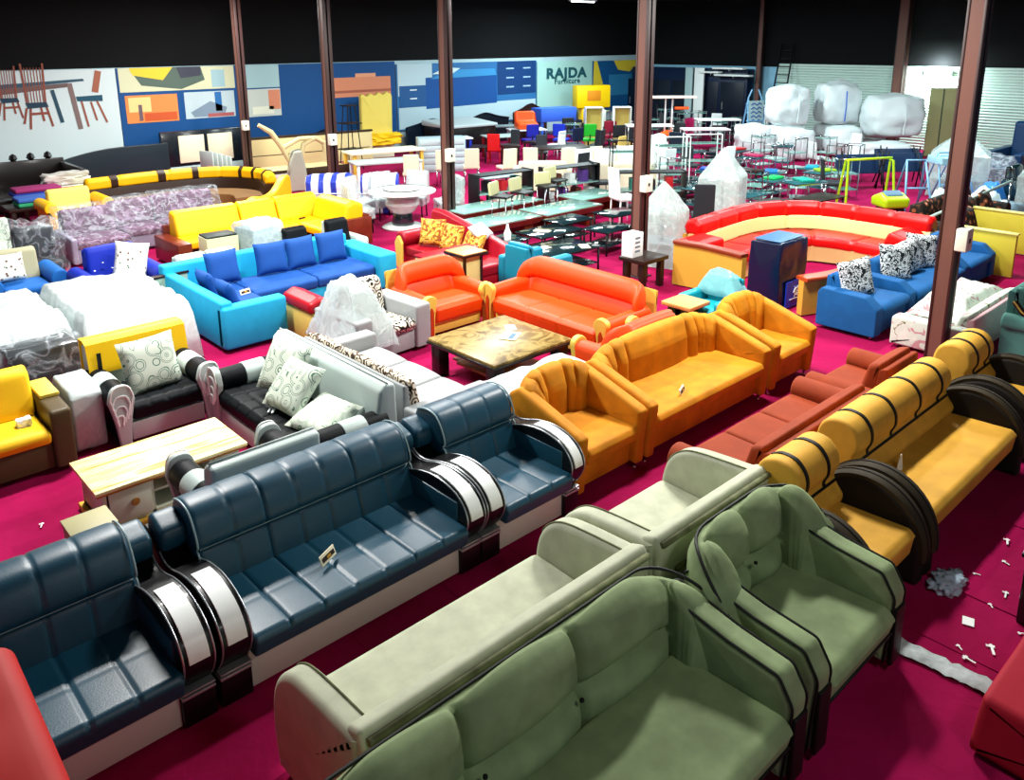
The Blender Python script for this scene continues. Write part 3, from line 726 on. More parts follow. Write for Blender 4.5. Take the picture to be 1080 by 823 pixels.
# ---- orange suite
ORA = mat('bright orange leatherette', '#dc4200', .5, spec=.3, bump=.05, bscale=60)
ORS = mat('soft orange upholstery', '#f07a2c', .5)
CWD = mat('cream yellow carved wood', '#d8b94e', .4)
RWD = mat('red brown wood inlay', '#b03a12', .4)
def scroll_piece(name, label, cat, rect, face, cols=1):
    cx, cy, w, d, a = local_frame(rect, face); t = thing(name, label, cat, (cx, cy, 0), a)
    aw = .16; iw = w-aw
    mb = MB(); mb.box(-iw, iw, -d+.05, d-.08, .09, .26, .01); mb.build('seat_base', CWD, t)
    seams = [-iw+2*iw*k/(cols) for k in range(1, cols)]
    mb = MB(); mb.sweep(rpoly([(-d-.0, .24), (-d-.02, .40), (-d+.05, .45), (d-.24, .42), (d-.24, .24)], .05), -iw, iw, 'x', endr=.04, ds=.03,
                        puff=lambda x, y, z: (.015 if z > .4 else 0)+(groove(x, seams, .012, .015) if seams else 0)); mb.build('seat', ORA, t, sharp=70)
    B = smooth_curve([(d-.30, .40), (d-.29, .50), (d-.24, .60), (d-.215, .635), (d-.25, .68), (d-.245, .78), (d-.18, .87), (d-.09, .88), (d-.02, .80), (d-.0, .55), (d-.0, .12), (d-.2, .12)], 4, True)
    def sh_(x): u = abs(x)/(w-.03); return (-.16*max(0, u-.7)/.3 if cols == 1 else -.18*max(0, u-.86)/.14, -.15*u**(6 if cols == 1 else 12))
    mb = MB(); mb.sweep(B, -w+.03, w-.03, 'x', nx=40, endr=.07, ds=.03, shift=sh_, puff=lambda x, y, z: .018 if y < d-.1 and z > .66 else 0); mb.build('backrest', ORA, t, sharp=80)
    mb = MB(); mb.sweep(rpoly([(d-.04, .1), (d-.02, .62), (d+.015, .80), (d+.03, .76), (d+.03, .1)], .01), -w+.02, w-.02, 'x', endr=.02, ds=.05); mb.build('back_shell', CWD, t)
    for s in (-1, 1):
        c = s*(w-aw/2); rr = .095
        prof = [(c+rr*math.cos(math.radians(q)), .51+rr*.9*math.sin(math.radians(q))) for q in range(-20, 201, 12)]+[(c-.07, .12), (c+.07, .12)]
        mb = MB(); mb.sweep(prof, -d+.04, d-.12, 'y', nx=10, endr=.03, ds=.035, shift=lambda y: (0, .02*math.sin((y+d)*2))); arm = mb.build('arm', ORA, t, sharp=70)
        S = smooth_curve([(c-.06, .0), (c-.055, .2), (c-.075, .42), (c-.12, .53), (c-.06, .62), (c+.03, .625), (c+.095, .57), (c+.075, .44), (c+.05, .2), (c+.06, 0)], 4)
        mb = MB(); mb.sweep([tuple(p) for p in S], -d-.02, -d+.055, 'y', nx=1, endr=.012, ds=.03); sc = mb.build('arm_scroll', CWD, arm)
        mb = MB(); mb.sweep(rpoly([(c-.028, .06), (c-.032, .42), (c+.0, .50), (c+.035, .42), (c+.03, .06)], .02), -d-.034, -d-.015, 'y', nx=1, endr=.008, ds=.03); mb.build('scroll_inlay', RWD, arm)
    for sx in (-1, 1):
        mb = MB(); mb.lathe([(.03, .1), (.02, 0)], (sx*(w-.08), d-.08, 0), 8); mb.build('leg', CWD, t)
    return t
scroll_piece('orange_armchair', 'bright orange armchair with cream scroll arms beside the grey patterned armchair', 'armchair', (5.93, 7.05, 8.02, 8.92), '-Y')
scroll_piece('orange_sofa', 'long bright orange sofa with cream scroll arms right of the marble table', 'sofa', (6.93, 7.88, 5.86, 8.02), '-X', 3)
scroll_piece('orange_armchair', 'bright orange armchair seen from behind over the mustard sofa back', 'armchair', (6.25, 7.35, 5.02, 5.78), '+Y')
# ---- marble top table
MARB = ramp_mat('golden marble', 'noise', 3.2, [(0, '#3f3216'), (.40, '#665424'), (.5, '#93804a'), (.6, '#74602e'), (.68, '#4c3c1a')], .35, 1.6, detail=8, const=False)
BLW = mat('black varnished wood', '#15100f', .3, coat=.3)
t = thing('marble_table', 'square coffee table with golden marble top and black legs before the orange armchair', 'table', (5.97, 6.66, 0))
mb = MB(); mb.box(-.60, .60, -.58, .58, .415, .45, .006); mb.build('table_top', MARB, t)
mb = MB(); mb.box(-.615, .615, -.595, .595, .385, .414, .005); mb.build('top_rim', BLW, t)
for sx in (-1, 1):
    for sy in (-1, 1):
        mb = MB(); mb.box(sx*.50-.075, sx*.50+.075, sy*.48-.075, sy*.48+.075, 0, .384, .012); mb.build('leg', BLW, t)
mb = MB(); mb.box(-.36, .36, -.36, .36, .12, .16, .01); mb.box(-.3, .3, .33, .5, .12, .15, .01); mb.box(-.3, .3, -.5, -.33, .12, .15, .01); mb.build('lower_shelf', mat('brown wood shelf', '#8a5a34', .5), t)
t = thing('paper_sheet', 'crumpled white paper sheet on the golden marble table', 'paper', (6.1, 6.62, .455), .5)
mb = MB(); mb.box(-.13, .13, -.10, .10, 0, .004); mb.build('sheet', PAP, t)
mb = MB(); mb.box(-.10, .08, -.06, .0, .004, .006); mb.build('print_block', mat('blue print', '#46688c', .6), t)
t = thing('paper_sheet', 'small pale leaflet lying beside the crumpled sheet on the marble table', 'paper', (6.3, 6.83, .452), 1.0)
mb = MB(); mb.box(-.09, .09, -.06, .06, 0, .003); mb.build('sheet', WHT, t)
# ---- wooden top coffee cabinet
PINE = ramp_mat('striped pine boards', 'noise', 2.2, [(0, '#c9913f'), (.4, '#e9cf8e'), (.5, '#f4e7b6'), (.6, '#e3bd6c'), (.7, '#c58a38')], .4, 1.2, detail=4, stretch=(.5, 7, 1), const=False)
CAB = mat('off white cabinet', '#cfd3c0', .5)
KNB = mat('turned wood knob', '#a8743a', .4); KND = mat('dark knob centre', '#3a2413', .4)
t = thing('coffee_cabinet', 'low white coffee cabinet with striped pine top and round wooden knobs', 'coffee table', (2.10, 6.66, 0))
mb = MB(); mb.box(-.62, .62, -.34, .34, .395, .425, .006); mb.build('table_top', PINE, t)
mb = MB(); mb.box(-.61, .61, -.33, .33, .375, .394, .003); mb.build('top_rim', mat('orange wood edge', '#b4702a', .4), t)
mb = MB(); mb.box(-.56, .56, .26, .29, .06, .375); mb.box(-.56, -.53, -.28, .26, .06, .375); mb.box(.53, .56, -.28, .26, .06, .375)
mb.box(-.20, -.17, -.28, .26, .06, .375); mb.box(.30, .33, -.28, .26, .06, .375); mb.box(-.56, .56, -.28, .29, .06, .09); mb.box(-.17, .30, -.2, .26, .2, .22); mb.build('carcass', CAB, t)
mb = MB(); mb.box(-.60, .60, -.33, .32, .0, .058, .006); mb.build('plinth', mat('yellow wood plinth', '#d6a63c', .5), t)
for x0, x1 in ((-.52, -.20), (.33, .53)):
    mb = MB(); mb.box(x0, x1, -.31, -.285, .10, .365, .006); dr = mb.build('drawer', CAB, t)
    xm = (x0+x1)/2+.03
    mb = MB(); mb.lathe([(.001, -.02), (.03, -.018), (.034, -.008), (.030, 0), (.001, 0)], (0, 0, 0), 16)
    for v in mb.bm.verts: v.co = Vector((xm+v.co.x, -.312+v.co.z, .24+v.co.y))
    kb = mb.build('knob', KNB, dr)
t = thing('brown_block', 'small brown wooden block standing behind the black leather armchair', 'block', (1.28, 5.72, 0))
mb = MB(); mb.box(-.14, .14, -.13, .13, 0, .55, .01); mb.build('block_body', mat('khaki laminate', '#8f8a5e', .5), t)
mb = MB(); mb.box(-.15, .15, -.14, .14, .55, .57, .004); mb.build('block_lid', mat('light khaki laminate', '#a9a37a', .5), t)
# ---- black and white suite
NVV = mat('black blue velvet', '#01060b', .55, spec=.15, sheen=.1, bump=.3, bscale=18)
WTL = mat('pearl white leatherette', '#b3c2be', .4)
SVW = mat('silver painted wood', '#aeb8b6', .45)
LEAFP = ramp_mat('white cushion with grey leaves', 'ring', 7, [(0, '#c6d0c2'), (.74, '#3f6a5a'), (.92, '#c6d0c2')], .8, 16)
LEAFG = ramp_mat('white cushion with pale green leaves', 'ring', 8, [(0, '#cdd6c8'), (.80, '#6f9478'), (.93, '#cdd6c8')], .8, 16)
YLW = mat('bright yellow leatherette', '#f4c20c', .45)
def roll_arm(t, x, y0, y1, z, r, m1, band, fan=True, s=1):
    """round arm along local Y with a white band and a shell-carved end facing the front"""
    def pr_(q0, q1, rr): return [(x+rr*math.cos(math.radians(q)), z+rr*math.sin(math.radians(q))) for q in range(-50, 231, 14)]+[(x-.05, z-r*1.2), (x-.05, .08), (x+.05, .08), (x+.05, z-r*1.2)]
    mb = MB(); mb.sweep(pr_(0, 0, r), y0, y1, 'y', nx=6, endr=.03, ds=.05); arm = mb.build('arm', m1, t, sharp=60)
    L = y1-y0
    mb = MB(); pf = [(x+(r+.006)*math.cos(math.radians(q)), z+(r+.006)*math.sin(math.radians(q))) for q in range(-50, 231, 14)]+[(x, z-r*.6)]
    mb.sweep(pf, y0+L*.36, y0+L*.68, 'y', nx=2, endr=.005, ds=.05); mb.build('arm_band', band, arm, sharp=60)
    if fan:
        E = smooth_curve([(x-.05, .03), (x-.07, .25), (x-.11, .45), (x-.12, z), (x-.08, z+.12), (x, z+.15), (x+.08, z+.12), (x+.12, z), (x+.11, .45), (x+.07, .25), (x+.05, .03)], 4)
        mb = MB(); mb.sweep([tuple(p) for p in E], y0-.06, y0+.0, 'y', nx=1, endr=.012, ds=.035); sh = mb.build('arm_front', SVW, arm)
        for k, q in enumerate((.86, .66, .46, .28)):
            mb = MB()
            pts = [(x+(p.x-x)*q+s*.01*k, y0-.066, .22+(p.y-.10)*q*.92+.05*k*0) for p in E[4:-4]]
            mb.tube(pts, .009 if k % 2 else .007); mb.build('shell_rib', WHT, arm)
    return arm
def bw_piece(name, label, cat, rect, face, seats, cover=False):
    cx, cy, w, d, a = local_frame(rect, face); t = thing(name, label, cat, (cx, cy, 0), a)
    aw = .2; iw = w-aw
    mb = MB(); mb.box(-iw-.02, iw+.02, -d+.02, -d+.08, .06, .24, .01); mb.box(-iw, iw, -d+.08, d-.05, .06, .26, .01); mb.build('seat_base', SVW, t)
    cols = 4 if seats == 1 else 8
    mb = MB(); mb.sweep(rpoly([(-d+.0, .26), (-d-.01, .39), (-d+.05, .44), (d-.22, .42), (d-.22, .26)], .05), -iw, iw, 'x', nx=int(2*iw/.02), endr=.03, ds=.025,
                        puff=lambda x, y, z: (groove(x, [-iw+2*iw*k/cols for k in range(1, cols)], .014, .014)+groove(y, [-d+.2, -d+.42, -d+.62], .014, .014) if z > .38 else 0)); mb.build('seat', NVV, t, sharp=60)
    mb = MB(); mb.sweep(rpoly([(d-.26, .40), (d-.19, .80), (d-.12, .86), (d-.02, .84), (d, .1), (d-.15, .1)], [.03, .06, .05, .04, .02, .02]), -w+.05, w-.05, 'x', endr=.03, ds=.05); bk = mb.build('backrest', WTL, t, sharp=60)
    mb = MB(); mb.tube([(-w+.06, d-.10, .862), (w-.06, d-.10, .862)], .008); mb.build('back_piping', SVW, bk)
    if cover:
        mb = MB(); R = []
        for q in ((d-.30, .60), (d-.245, .74), (d-.20, .875), (d-.05, .885), (d+.02, .86), (d+.03, .5)): pass
        mb.sweep([(d-.265, .56), (d-.255, .56), (d-.20, .855), (d-.12, .885), (d-.0, .87), (d+.01, .45), (d+.02, .45), (d+.012, .885), (d-.12, .90), (d-.215, .868)], -w+.04, w-.04, 'x', ds=.06)
        cv = mb.build('yellow_cover', YLW, bk, sharp=30)
        mb = MB(); mb.box(-w+.12, -w+.16, d-.275, d-.265, .5, .78); mb.build('strap', BLK, bk)
    roll_arm(t, -w+.11, -d+.05, d-.12, .50, .115, NVV, WTL, s=-1); roll_arm(t, w-.11, -d+.05, d-.12, .50, .115, NVV, WTL)
    return t
bw_piece('shell_arm_armchair', 'black velvet armchair with white shell-carved arms and a yellow covered back', 'armchair', (2.05, 3.12, 7.78, 8.72), '-Y', 1, cover=True)
bw_piece('shell_arm_sofa', 'long black velvet sofa with mint white back and banded round arms', 'sofa', (2.98, 3.86, 5.62, 7.72), '-X', 3)
bw_piece('shell_arm_armchair', 'black velvet armchair with banded round arms, mostly hidden behind the long teal leather sofa', 'armchair', (1.95, 2.92, 5.28, 6.12), '+Y', 1)
cushion('square white cushion with grey leaf print on the shell-arm armchair', (2.56, 8.10, .68), LEAFP, .58, .54, .15, -.32, .12)
cushion('white leaf-print cushion leaning at the far end of the black velvet sofa', (3.46, 7.02, .70), LEAFP, .56, .52, .16, -.55, -PI/2+.25)
cushion('white leaf-print cushion leaning next to the far one on the black velvet sofa', (3.34, 6.62, .66), LEAFP, .56, .52, .16, -.75, -PI/2+.1)
cushion('white green-leaf cushion lying flat near the banded arm of the velvet sofa', (3.36, 6.12, .53), LEAFG, .54, .5, .15, -1.25, -PI/2+.15)
t = thing('price_tag', 'folded silver tag lying on the black velvet sofa seat', 'tag', (3.18, 6.72, .45), .9)
mb = MB(); mb.box(-.10, .10, -.012, .012, 0, .012, .002); mb.box(-.08, .06, .03, .05, 0, .01, .002); mb.build('tag_strip', SIL, t)
# ---- grey sofas with patterned cushions
GRY = mat('pale grey fabric', '#95999a', .7, bump=.1, bscale=50, var=.05)
SCR = ramp_mat('black and white scroll print', 'ring', 9, [(0, '#d9d3c4'), (.55, '#15130f')], .8, 22)
PAI = ramp_mat('brown paisley print', 'ring', 11, [(0, '#d9cdb8'), (.5, '#6b4a33'), (.8, '#2c201a')], .8, 18)
club('grey_sofa', 'long pale grey sofa with brown paisley back strip, behind the black velvet sofa', 'sofa', (3.92, 4.85, 5.50, 7.70), '+X', GRY, backm=PAI, aw=.2, ah=.58, bh=.80, bt=.16, arm='box', ns=3, nb=3, r=.035)
ga_ = club('grey_armchair', 'pale grey armchair with black and white scroll print seat, half under a clear bag', 'armchair', (4.78, 5.92, 7.90, 8.78), '-Y', GRY, seatm=SCR, backm=SCR, aw=.24, ah=.60, bh=.86, bt=.2, puff=.05, soft=.06, r=.03, rz=.06)
heap('polythene_bag', '', '', (-.66, .02, -.55, .52), .25, .98, WRAP, .10, seed=4, edge=.6, parent=ga_, off=(-.33, 0))
# little red and cream chair behind
t = thing('red_top_pouf', 'cream yellow armrest block with a red padded roll behind the grey armchair', 'pouf', (4.98, 9.42, 0))
mb = MB(); mb.box(-.12, .14, -.42, .30, .02, .42, .03); mb.build('block_body', mat('pale yellow leatherette', '#cfb85c', .5), t)
mb = MB(); mb.sweep(rpoly([(-.15, .42), (-.16, .56), (.0, .63), (.16, .56), (.16, .42)], .07), -.46, .30, 'y', endr=.07, ds=.04, nx=8); mb.build('padded_roll', mat('deep red leatherette', '#a50f1c', .4), t)
# ---- white quilt on ottoman
QLT = mat('white quilted cloth', '#b9c6c8', .8, bump=.3, bscale=12)
t = thing('wrapped_ottoman', 'low ottoman under a white quilt between the marble table and the mustard armchair', 'ottoman', (5.45, 5.52, 0))
mb = MB(); mb.box(-.50, .62, -.28, .28, .03, .34, .04); mb.build('ottoman_body', GRY, t)
mb = MB(); mb.sweep(rpoly([(-.34, .30), (-.36, .40), (-.25, .49), (.25, .50), (.34, .42), (.33, .30)], .06), -.58, .66, 'x', endr=.06, ds=.04, puff=lambda x, y, z: .03*noise.noise(Vector((x*5, y*5, z*5)))); mb.build('quilt', QLT, t, sharp=80)
# ---- cyan corner sofa
CYA = mat('bright cyan fabric', '#159fcb', .65, bump=.1, bscale=40, var=.08)
BLU = mat('royal blue fabric', '#0b4690', .75, sheen=.3, bump=.15, bscale=40, var=.1)
t = thing('cyan_corner_sofa', 'bright cyan corner sofa with royal blue seats and cushions', 'sofa', (3.90, 9.50, 0))
mb = MB(); mb.box(0, .16, 0, 2.05, .05, .66, .03, 3); mb.box(.0, 2.95, 1.85, 2.05, .05, .76, .03, 3); mb.build('back_frame', CYA, t)
mb = MB(); mb.box(.0, .86, -.06, .14, .05, .60, .04, 3); mb.build('arm', CYA, t)
mb = MB(); mb.box(2.86, 3.20, .80, 2.05, .05, .60, .04, 3); mb.build('arm', CYA, t)
mb = MB(); mb.box(.16, .86, .14, 1.85, .05, .28, .02); mb.box(.86, 2.86, .92, 1.85, .05, .28, .02); mb.build('seat_base', CYA, t)
for x0, x1, y0, y1 in ((.17, .84, .16, .98), (.86, 1.86, .90, 1.66), (1.87, 2.85, .90, 1.66), (.17, .85, 1.0, 1.84)):
    mb = MB(); mb.sweep(rpoly([(y0, .28), (y0-.01, .40), (y0+.05, .43), (y1, .43), (y1, .28)], .04), x0, x1, 'x', endr=.03, ds=.06, puff=lambda a, p, q: .01); mb.build('seat_cushion', BLU, t, sharp=60)
for k, x in enumerate((4.62, 5.37, 5.85, 6.38)):
    cushion('square royal blue back cushion on the cyan corner sofa, %s' % ['leftmost of the back row', 'second from left along the back', 'third from left along the back', 'rightmost beside the cyan arm'][k],
            (x, 11.05, .68), BLU, .50, .48, .16, -.22, (.05, -.1, .05, -.04)[k], group='royal blue back cushions on the cyan corner sofa')
cushion('royal blue cushion leaning on the left wing of the cyan sofa, nearer one', (4.22, 10.0, .60), BLU, .44, .42, .15, -.35, PI/2)
cushion('royal blue cushion leaning on the left wing of the cyan sofa, farther one', (4.22, 10.62, .60), BLU, .44, .42, .15, -.35, PI/2)
price_card((4.62, 10.35, .44), .2, 'small white card on the left wing seat of the cyan sofa')
# ---- yellow chair at left edge
YFB = mat('bright yellow fabric', '#e8b90e', .6, bump=.1, bscale=40)
TAU = mat('dark taupe leatherette', '#4a3d24', .5)
TAL = mat('pale gold arm pad', '#d9bb4a', .5)
t = club('yellow_settee', 'bright yellow settee with dark taupe arm at the left edge', 'sofa', (.35, 1.72, 7.74, 8.55), '-Y', TAU, seatm=YFB, backm=YFB, aw=.18, ah=.60, bh=.86, bt=.26, puff=.05, soft=.07, ns=1)
mb = MB(); mb.box(.52, .685, -.06, .40, .60, .64, .012); mb.build('arm_pad', TAL, t)
mb = MB(); mb.blob((0, 0, .05), .07, .05, .05, .2); o = mb.build('tissue_ball', WHT, None); o.location = (1.38, 7.98, .42); tag(o, 'small crumpled white tissue on the yellow settee seat', 'tissue')
# ---- big sheet-covered sofa
t = club('sheeted_sofa', 'sofa hidden under a large milky polythene sheet behind the yellow backed armchair', 'sofa', (2.42, 3.6, 9.7, 11.6), '-Y', GRY, aw=.2, ah=.58, bh=.7)
sh = heap('polythene_sheet', '', '', (-.70, .66, -1.08, 1.08), .02, .78, WRAPM, .05, nx=50, ny=56, seed=2, parent=t, edge=.22, drop=2.6)
t = club('sheeted_settee', 'pale settee beneath white polythene at the left edge', 'sofa', (1.15, 2.38, 9.95, 11.9), '-Y', GRY, aw=.2, ah=.5, bh=.65)
heap('polythene_sheet', '', '', (-.64, .66, -1.0, 1.05), .02, .74, WRAPM, .05, 40, 40, seed=5, edge=.22, drop=2.6, parent=t)
t = thing('wrapped_carton', 'black topped carton wrapped in shiny polythene before the sheeted sofa', 'carton', (1.86, 9.42, 0), .05)
mb = MB(); mb.box(-.34, .34, -.22, .22, .0, .70, .02); mb.build('carton_body', mat('black film', '#0d1214', .25, coat=.3, bump=.8, bscale=9), t)
mb = MB(); mb.sweep(rpoly([(-.26, .02), (-.26, .70), (-.22, .78), (.22, .80), (.26, .7), (.26, .02)], .05), -.38, .38, 'x', endr=.04, ds=.04, puff=lambda a, p, q: .02*noise.fractal(Vector((a*6, p*6, q*6)), 1, 2, 3)); mb.build('film_wrap', WRAPC, t, sharp=80)
t = thing('wrapped_pouf', 'white block in polythene between the yellow settee and the shell-arm armchair', 'pouf', (2.0, 8.30, 0))
mb = MB(); mb.box(-.20, .04, -.28, .25, .02, .60, .05, 3); mb.build('block_body', WHT, t)
mb = MB(); mb.sweep(rpoly([(-.31, .01), (-.32, .56), (-.24, .63), (.24, .64), (.29, .56), (.29, .01)], .05), -.225, .06, 'x', endr=.03, ds=.04, puff=lambda a, p, q: .012*noise.fractal(Vector((a*9, p*9, q*9)), 1, 2, 3)); mb.build('film_wrap', WRAPM, t, sharp=80)
# ================================================================== middle of the hall
CHR = mat('chrome', '#c8ced2', .18, metal=1)
GLS = mat('dark glass', '#10262b', .06, spec=.8, coat=.6)
GLT = mat('pale green glass', '#7fb0a6', .08, spec=.8, coat=.5)
WALN = mat('red brown wood', '#6b2412', .35, coat=.2, var=.2)
DWD = mat('dark brown wood', '#26140d', .4, coat=.1)
MAR = mat('maroon leatherette', '#8e0a1e', .4)
GPR = ramp_mat('gold and brown leaf print', 'noise', 9, [(0, '#8a4a1a'), (.46, '#dba23a'), (.6, '#e8c26a'), (.68, '#7a2c12')], .8, 2)
# maroon diwan with a sloping crest
t = thing('maroon_diwan', 'maroon day bed with sloping back and one rolled arm, behind the orange armchair', 'sofa', (8.2, 10.0, 0))
mb = MB(); mb.box(-.40, .40, -.9, 1.2, .06, .28, .02); mb.build('seat_base', MAR, t)
mb = MB(); mb.sweep(rpoly([(-.42, .28), (-.42, .44), (.30, .44), (.30, .28)], .05), -.9, 1.05, 'y', endr=.04, ds=.06); mb.build('seat', MAR, t, sharp=60)
mb = MB(); mb.sweep(rpoly([(.24, .1), (.22, .45), (.30, .92), (.40, .97), (.46, .90), (.44, .1)], .06), -.9, 1.25, 'y', nx=20, endr=.05, ds=.06, shift=lambda y: (0, 0))
for v in mb.bm.verts:
    if v.co.z > .44: v.co.z = .44+(v.co.z-.44)*(.22+.78*min(1, max(0, (v.co.y+.95)/1.9))**.9)
mb.build('backrest', MAR, t, sharp=70)
mb = MB(); prof = [(1.13+.13*math.cos(math.radians(q)), .56+.12*math.sin(math.radians(q))) for q in range(-60, 241, 15)]+[(1.05, .08), (1.2, .08)]
mb.sweep(prof, -.46, .40, 'x', endr=.04, ds=.05); arm = mb.build('arm', MAR, t, sharp=60)
mb = MB(); mb.sweep(rpoly([(1.05, .06), (1.03, .5), (1.13, .64), (1.23, .5), (1.2, .06)], .05), -.50, -.455, 'x', endr=.01, ds=.05); mb.build('arm_front', CWD, arm)
cushion('gold leaf-print cushion standing at the arm end of the maroon day bed', (8.12, 10.72, .68), GPR, .46, .46, .17, -.3, -PI/2+.5)
cushion('gold leaf-print cushion in the middle of the maroon day bed', (8.20, 10.30, .64), GPR, .46, .46, .17, -.35, -PI/2+.1)
cushion('gold leaf-print cushion at the low end of the maroon day bed', (8.28, 9.85, .60), GPR, .46, .40, .17, -.5, -PI/2)
# pillar stand
t = thing('pillar_stand', 'tall cream pillar stand with black edges and wooden top behind the orange armchair', 'stand', (7.32, 8.88, 0))
CRP = mat('cream laminate', '#c9c680', .5); TOPW = mat('light orange wood', '#d39a5c', .45)
mb = MB(); mb.box(-.15, .15, -.15, .15, .12, .80, .004); mb.build('stand_body', CRP, t)
for sx in (-1, 1):
    for sy in (-1, 1):
        mb = MB(); mb.box(sx*.155-.018, sx*.155+.018, sy*.155-.018, sy*.155+.018, .06, .82); mb.build('corner_strip', BLW, t)
mb = MB(); mb.box(-.19, .19, -.19, .19, .0, .12, .01); mb.build('plinth', BLW, t)
mb = MB(); mb.box(-.23, .23, -.23, .23, .80, .835, .005); mb.build('top_board', BLW, t)
mb = MB(); mb.box(-.215, .215, -.215, .215, .835, .85, .003); mb.build('stand_top', TOPW, t)
t = thing('cream_panel_cabinet', 'pale yellow green panel cabinet behind the pillar stand', 'cabinet', (7.55, 9.55, 0))
mb = MB(); mb.box(-.55, .45, -.14, .14, .04, .66, .02); mb.build('cabinet_body', mat('pale yellow green', '#c7cf86', .5), t)
mb = MB(); mb.box(-.57, .47, -.15, .15, .66, .69, .008); mb.build('cabinet_top', MAR, t)
TEA = mat('teal leatherette', '#0f7f9a', .42)
club('teal_armchair', 'plain teal armchair seen from behind, left of the long orange sofa', 'armchair', (8.12, 8.98, 8.30, 9.10), '+X', TEA, aw=.16, ah=.6, bh=.82, bt=.18, r=.05)
cushion('white cushion with faint red print behind the teal armchair', (8.45, 9.85, .78), mat('white cotton', '#dfe6e8', .8), .44, .34, .14, -.9, .4)
tc_ = club('teal_armchair', 'small teal armchair with crumpled polythene on its back, right of the orange sofa', 'armchair', (8.62, 9.36, 5.42, 6.10), '-X', mat('bright teal leatherette', '#1696a6', .4), aw=.12, ah=.55, bh=.74, bt=.18, r=.04)
heap('polythene_bag', '', '', (-.32, .32, -.2, .2), .5, .80, wrap_mat('teal tinted polythene', '#7fc6cc', .4), .05, seed=9, nx=16, ny=16, drop=1.2, parent=tc_, off=(0, .2))
def plain_table(name, label, cat, c, w, d, h, top, legm, th=.03, lw=.05, shelf=None, rz=0, group=None):
    t = thing(name, label, cat, c, rz, group)
    mb = MB(); mb.box(-w/2, w/2, -d/2, d/2, h-th, h, .005); mb.build('table_top', top, t)
    for sx in (-1, 1):
        for sy in (-1, 1):
            mb = MB(); mb.box(sx*(w/2-lw)-lw/2, sx*(w/2-lw)+lw/2, sy*(d/2-lw)-lw/2, sy*(d/2-lw)+lw/2, 0, h-th, .004); mb.build('leg', legm, t)
    if shelf: mb = MB(); mb.box(-w/2+lw, w/2-lw, -d/2+lw, d/2-lw, h*.3, h*.3+.02, .003); mb.build('lower_shelf', shelf, t)
    return t
plain_table('side_table', 'small side table with light wood top and dark base before the small teal armchair', 'side table', (8.42, 5.82, 0), .44, .44, .55, TOPW, mat('dark teal base', '#0b2e38', .4), .05, .12)
# blue wrapped box
t = thing('wrapped_cabinet', 'tall cabinet in dark blue film with a white emblem, before the red curved sofa', 'cabinet', (10.68, 5.82, 0), 0)
DBF = mat('dark blue film', '#041434', .3, coat=.15, bump=.8, bscale=4)
mb = MB(); mb.sweep(rpoly([(-.25, .0), (-.25, 1.0), (.25, 1.0), (.25, .0)], .03), -.38, .38, 'x', endr=.02, ds=.05, puff=lambda a, p, q: .02*noise.fractal(Vector((a*3, p*3+q*2, q*2)), 1, 2, 3)); mb.build('film_wrap', DBF, t, sharp=60)
mb = MB(); mb.box(-.22, .36, -.285, -.27, .03, .42); lb = mb.build('blue_label', mat('vivid blue label', '#0a3fd0', .35), t)
mb = MB(); mb.lathe([(.03, 0), (.055, .0)], (0, 0, 0), 6)
mb = MB(); mb.tube([(.05+.06*math.cos(q*PI/3), -.292, .25+.06*math.sin(q*PI/3)) for q in range(6)], .008, closed=True)
for q in range(3): mb.tube([(.05-.09*math.cos(q*PI/3), -.292, .25-.09*math.sin(q*PI/3)), (.05+.09*math.cos(q*PI/3), -.292, .25+.09*math.sin(q*PI/3))], .005)
mb.tube([(-.12, -.292, .15), (.24, -.292, .15)], .006); mb.build('emblem', WHT, lb)
mb = MB(); mb.box(-.34, .34, -.21, .21, 1.018, 1.026); mb.build('top_film', mat('pale blue film', '#3c6c9c', .3, coat=.3, bump=.5, bscale=6), t)
# red curved sectional
RED = mat('vivid red leatherette', '#d40d0a', .42)
CRL = mat('pale cream leatherette', '#e6d08a', .45)
OCH = mat('ochre side panel', '#cf9f3c', .5)
t = thing('red_curved_sofa', 'large red and cream curved corner sofa with ochre wooden sides', 'sofa', (12.2, 6.6, 0))
def L_(pts): return [(x-12.2, y-6.6) for x, y in pts]
back = L_([(11.1, 7.62), (12.6, 7.72), (13.3, 7.60), (13.85, 7.28), (14.15, 6.75), (14.2, 6.1), (14.15, 4.95)])
bp_ = [tuple(p) for p in smooth_curve(back, 6)]
tot = sum(math.dist(a, b) for a, b in zip(bp_, bp_[1:]))
def seamf(n): return lambda u, y, z: groove(u, [k/n for k in range(1, n)], .006, .03)+.01
mb = MB(); mb.path(rpoly([(-.14, .66), (-.15, .84), (-.05, .92), (.10, .90), (.16, .78), (.12, .66)], .06), bp_, ds=.05, puff=seamf(8), endr=.06); mb.build('back_roll', RED, t, sharp=80)
mb = MB(); mb.path(rpoly([(-.20, .44), (-.15, .67), (.06, .67), (.06, .44)], .02), bp_, ds=.07, puff=seamf(4)); mb.build('back_panel', CRL, t, sharp=70)
inner = [tuple(p) for p in smooth_curve(L_([(11.0, 7.1), (12.5, 7.18), (13.1, 7.05), (13.45, 6.8), (13.62, 6.4), (13.66, 6.0), (13.62, 5.05)]), 6)]
mb = MB(); mb.path(rpoly([(-.34, .30), (-.34, .42), (-.28, .46), (.30, .45), (.32, .30)], .04), inner, ds=.06, puff=seamf(5)); mb.build('seat', RED, t, sharp=70)
mb = MB(); mb.path([(-.31, .03), (-.31, .30), (.3, .30), (.3, .03)], inner, ds=.1); mb.build('seat_base', CRL, t)
mb = MB(); mb.path([(.08, .03), (.10, .66), (.17, .66), (.17, .03)], bp_, ds=.1); mb.build('back_shell', OCH, t)
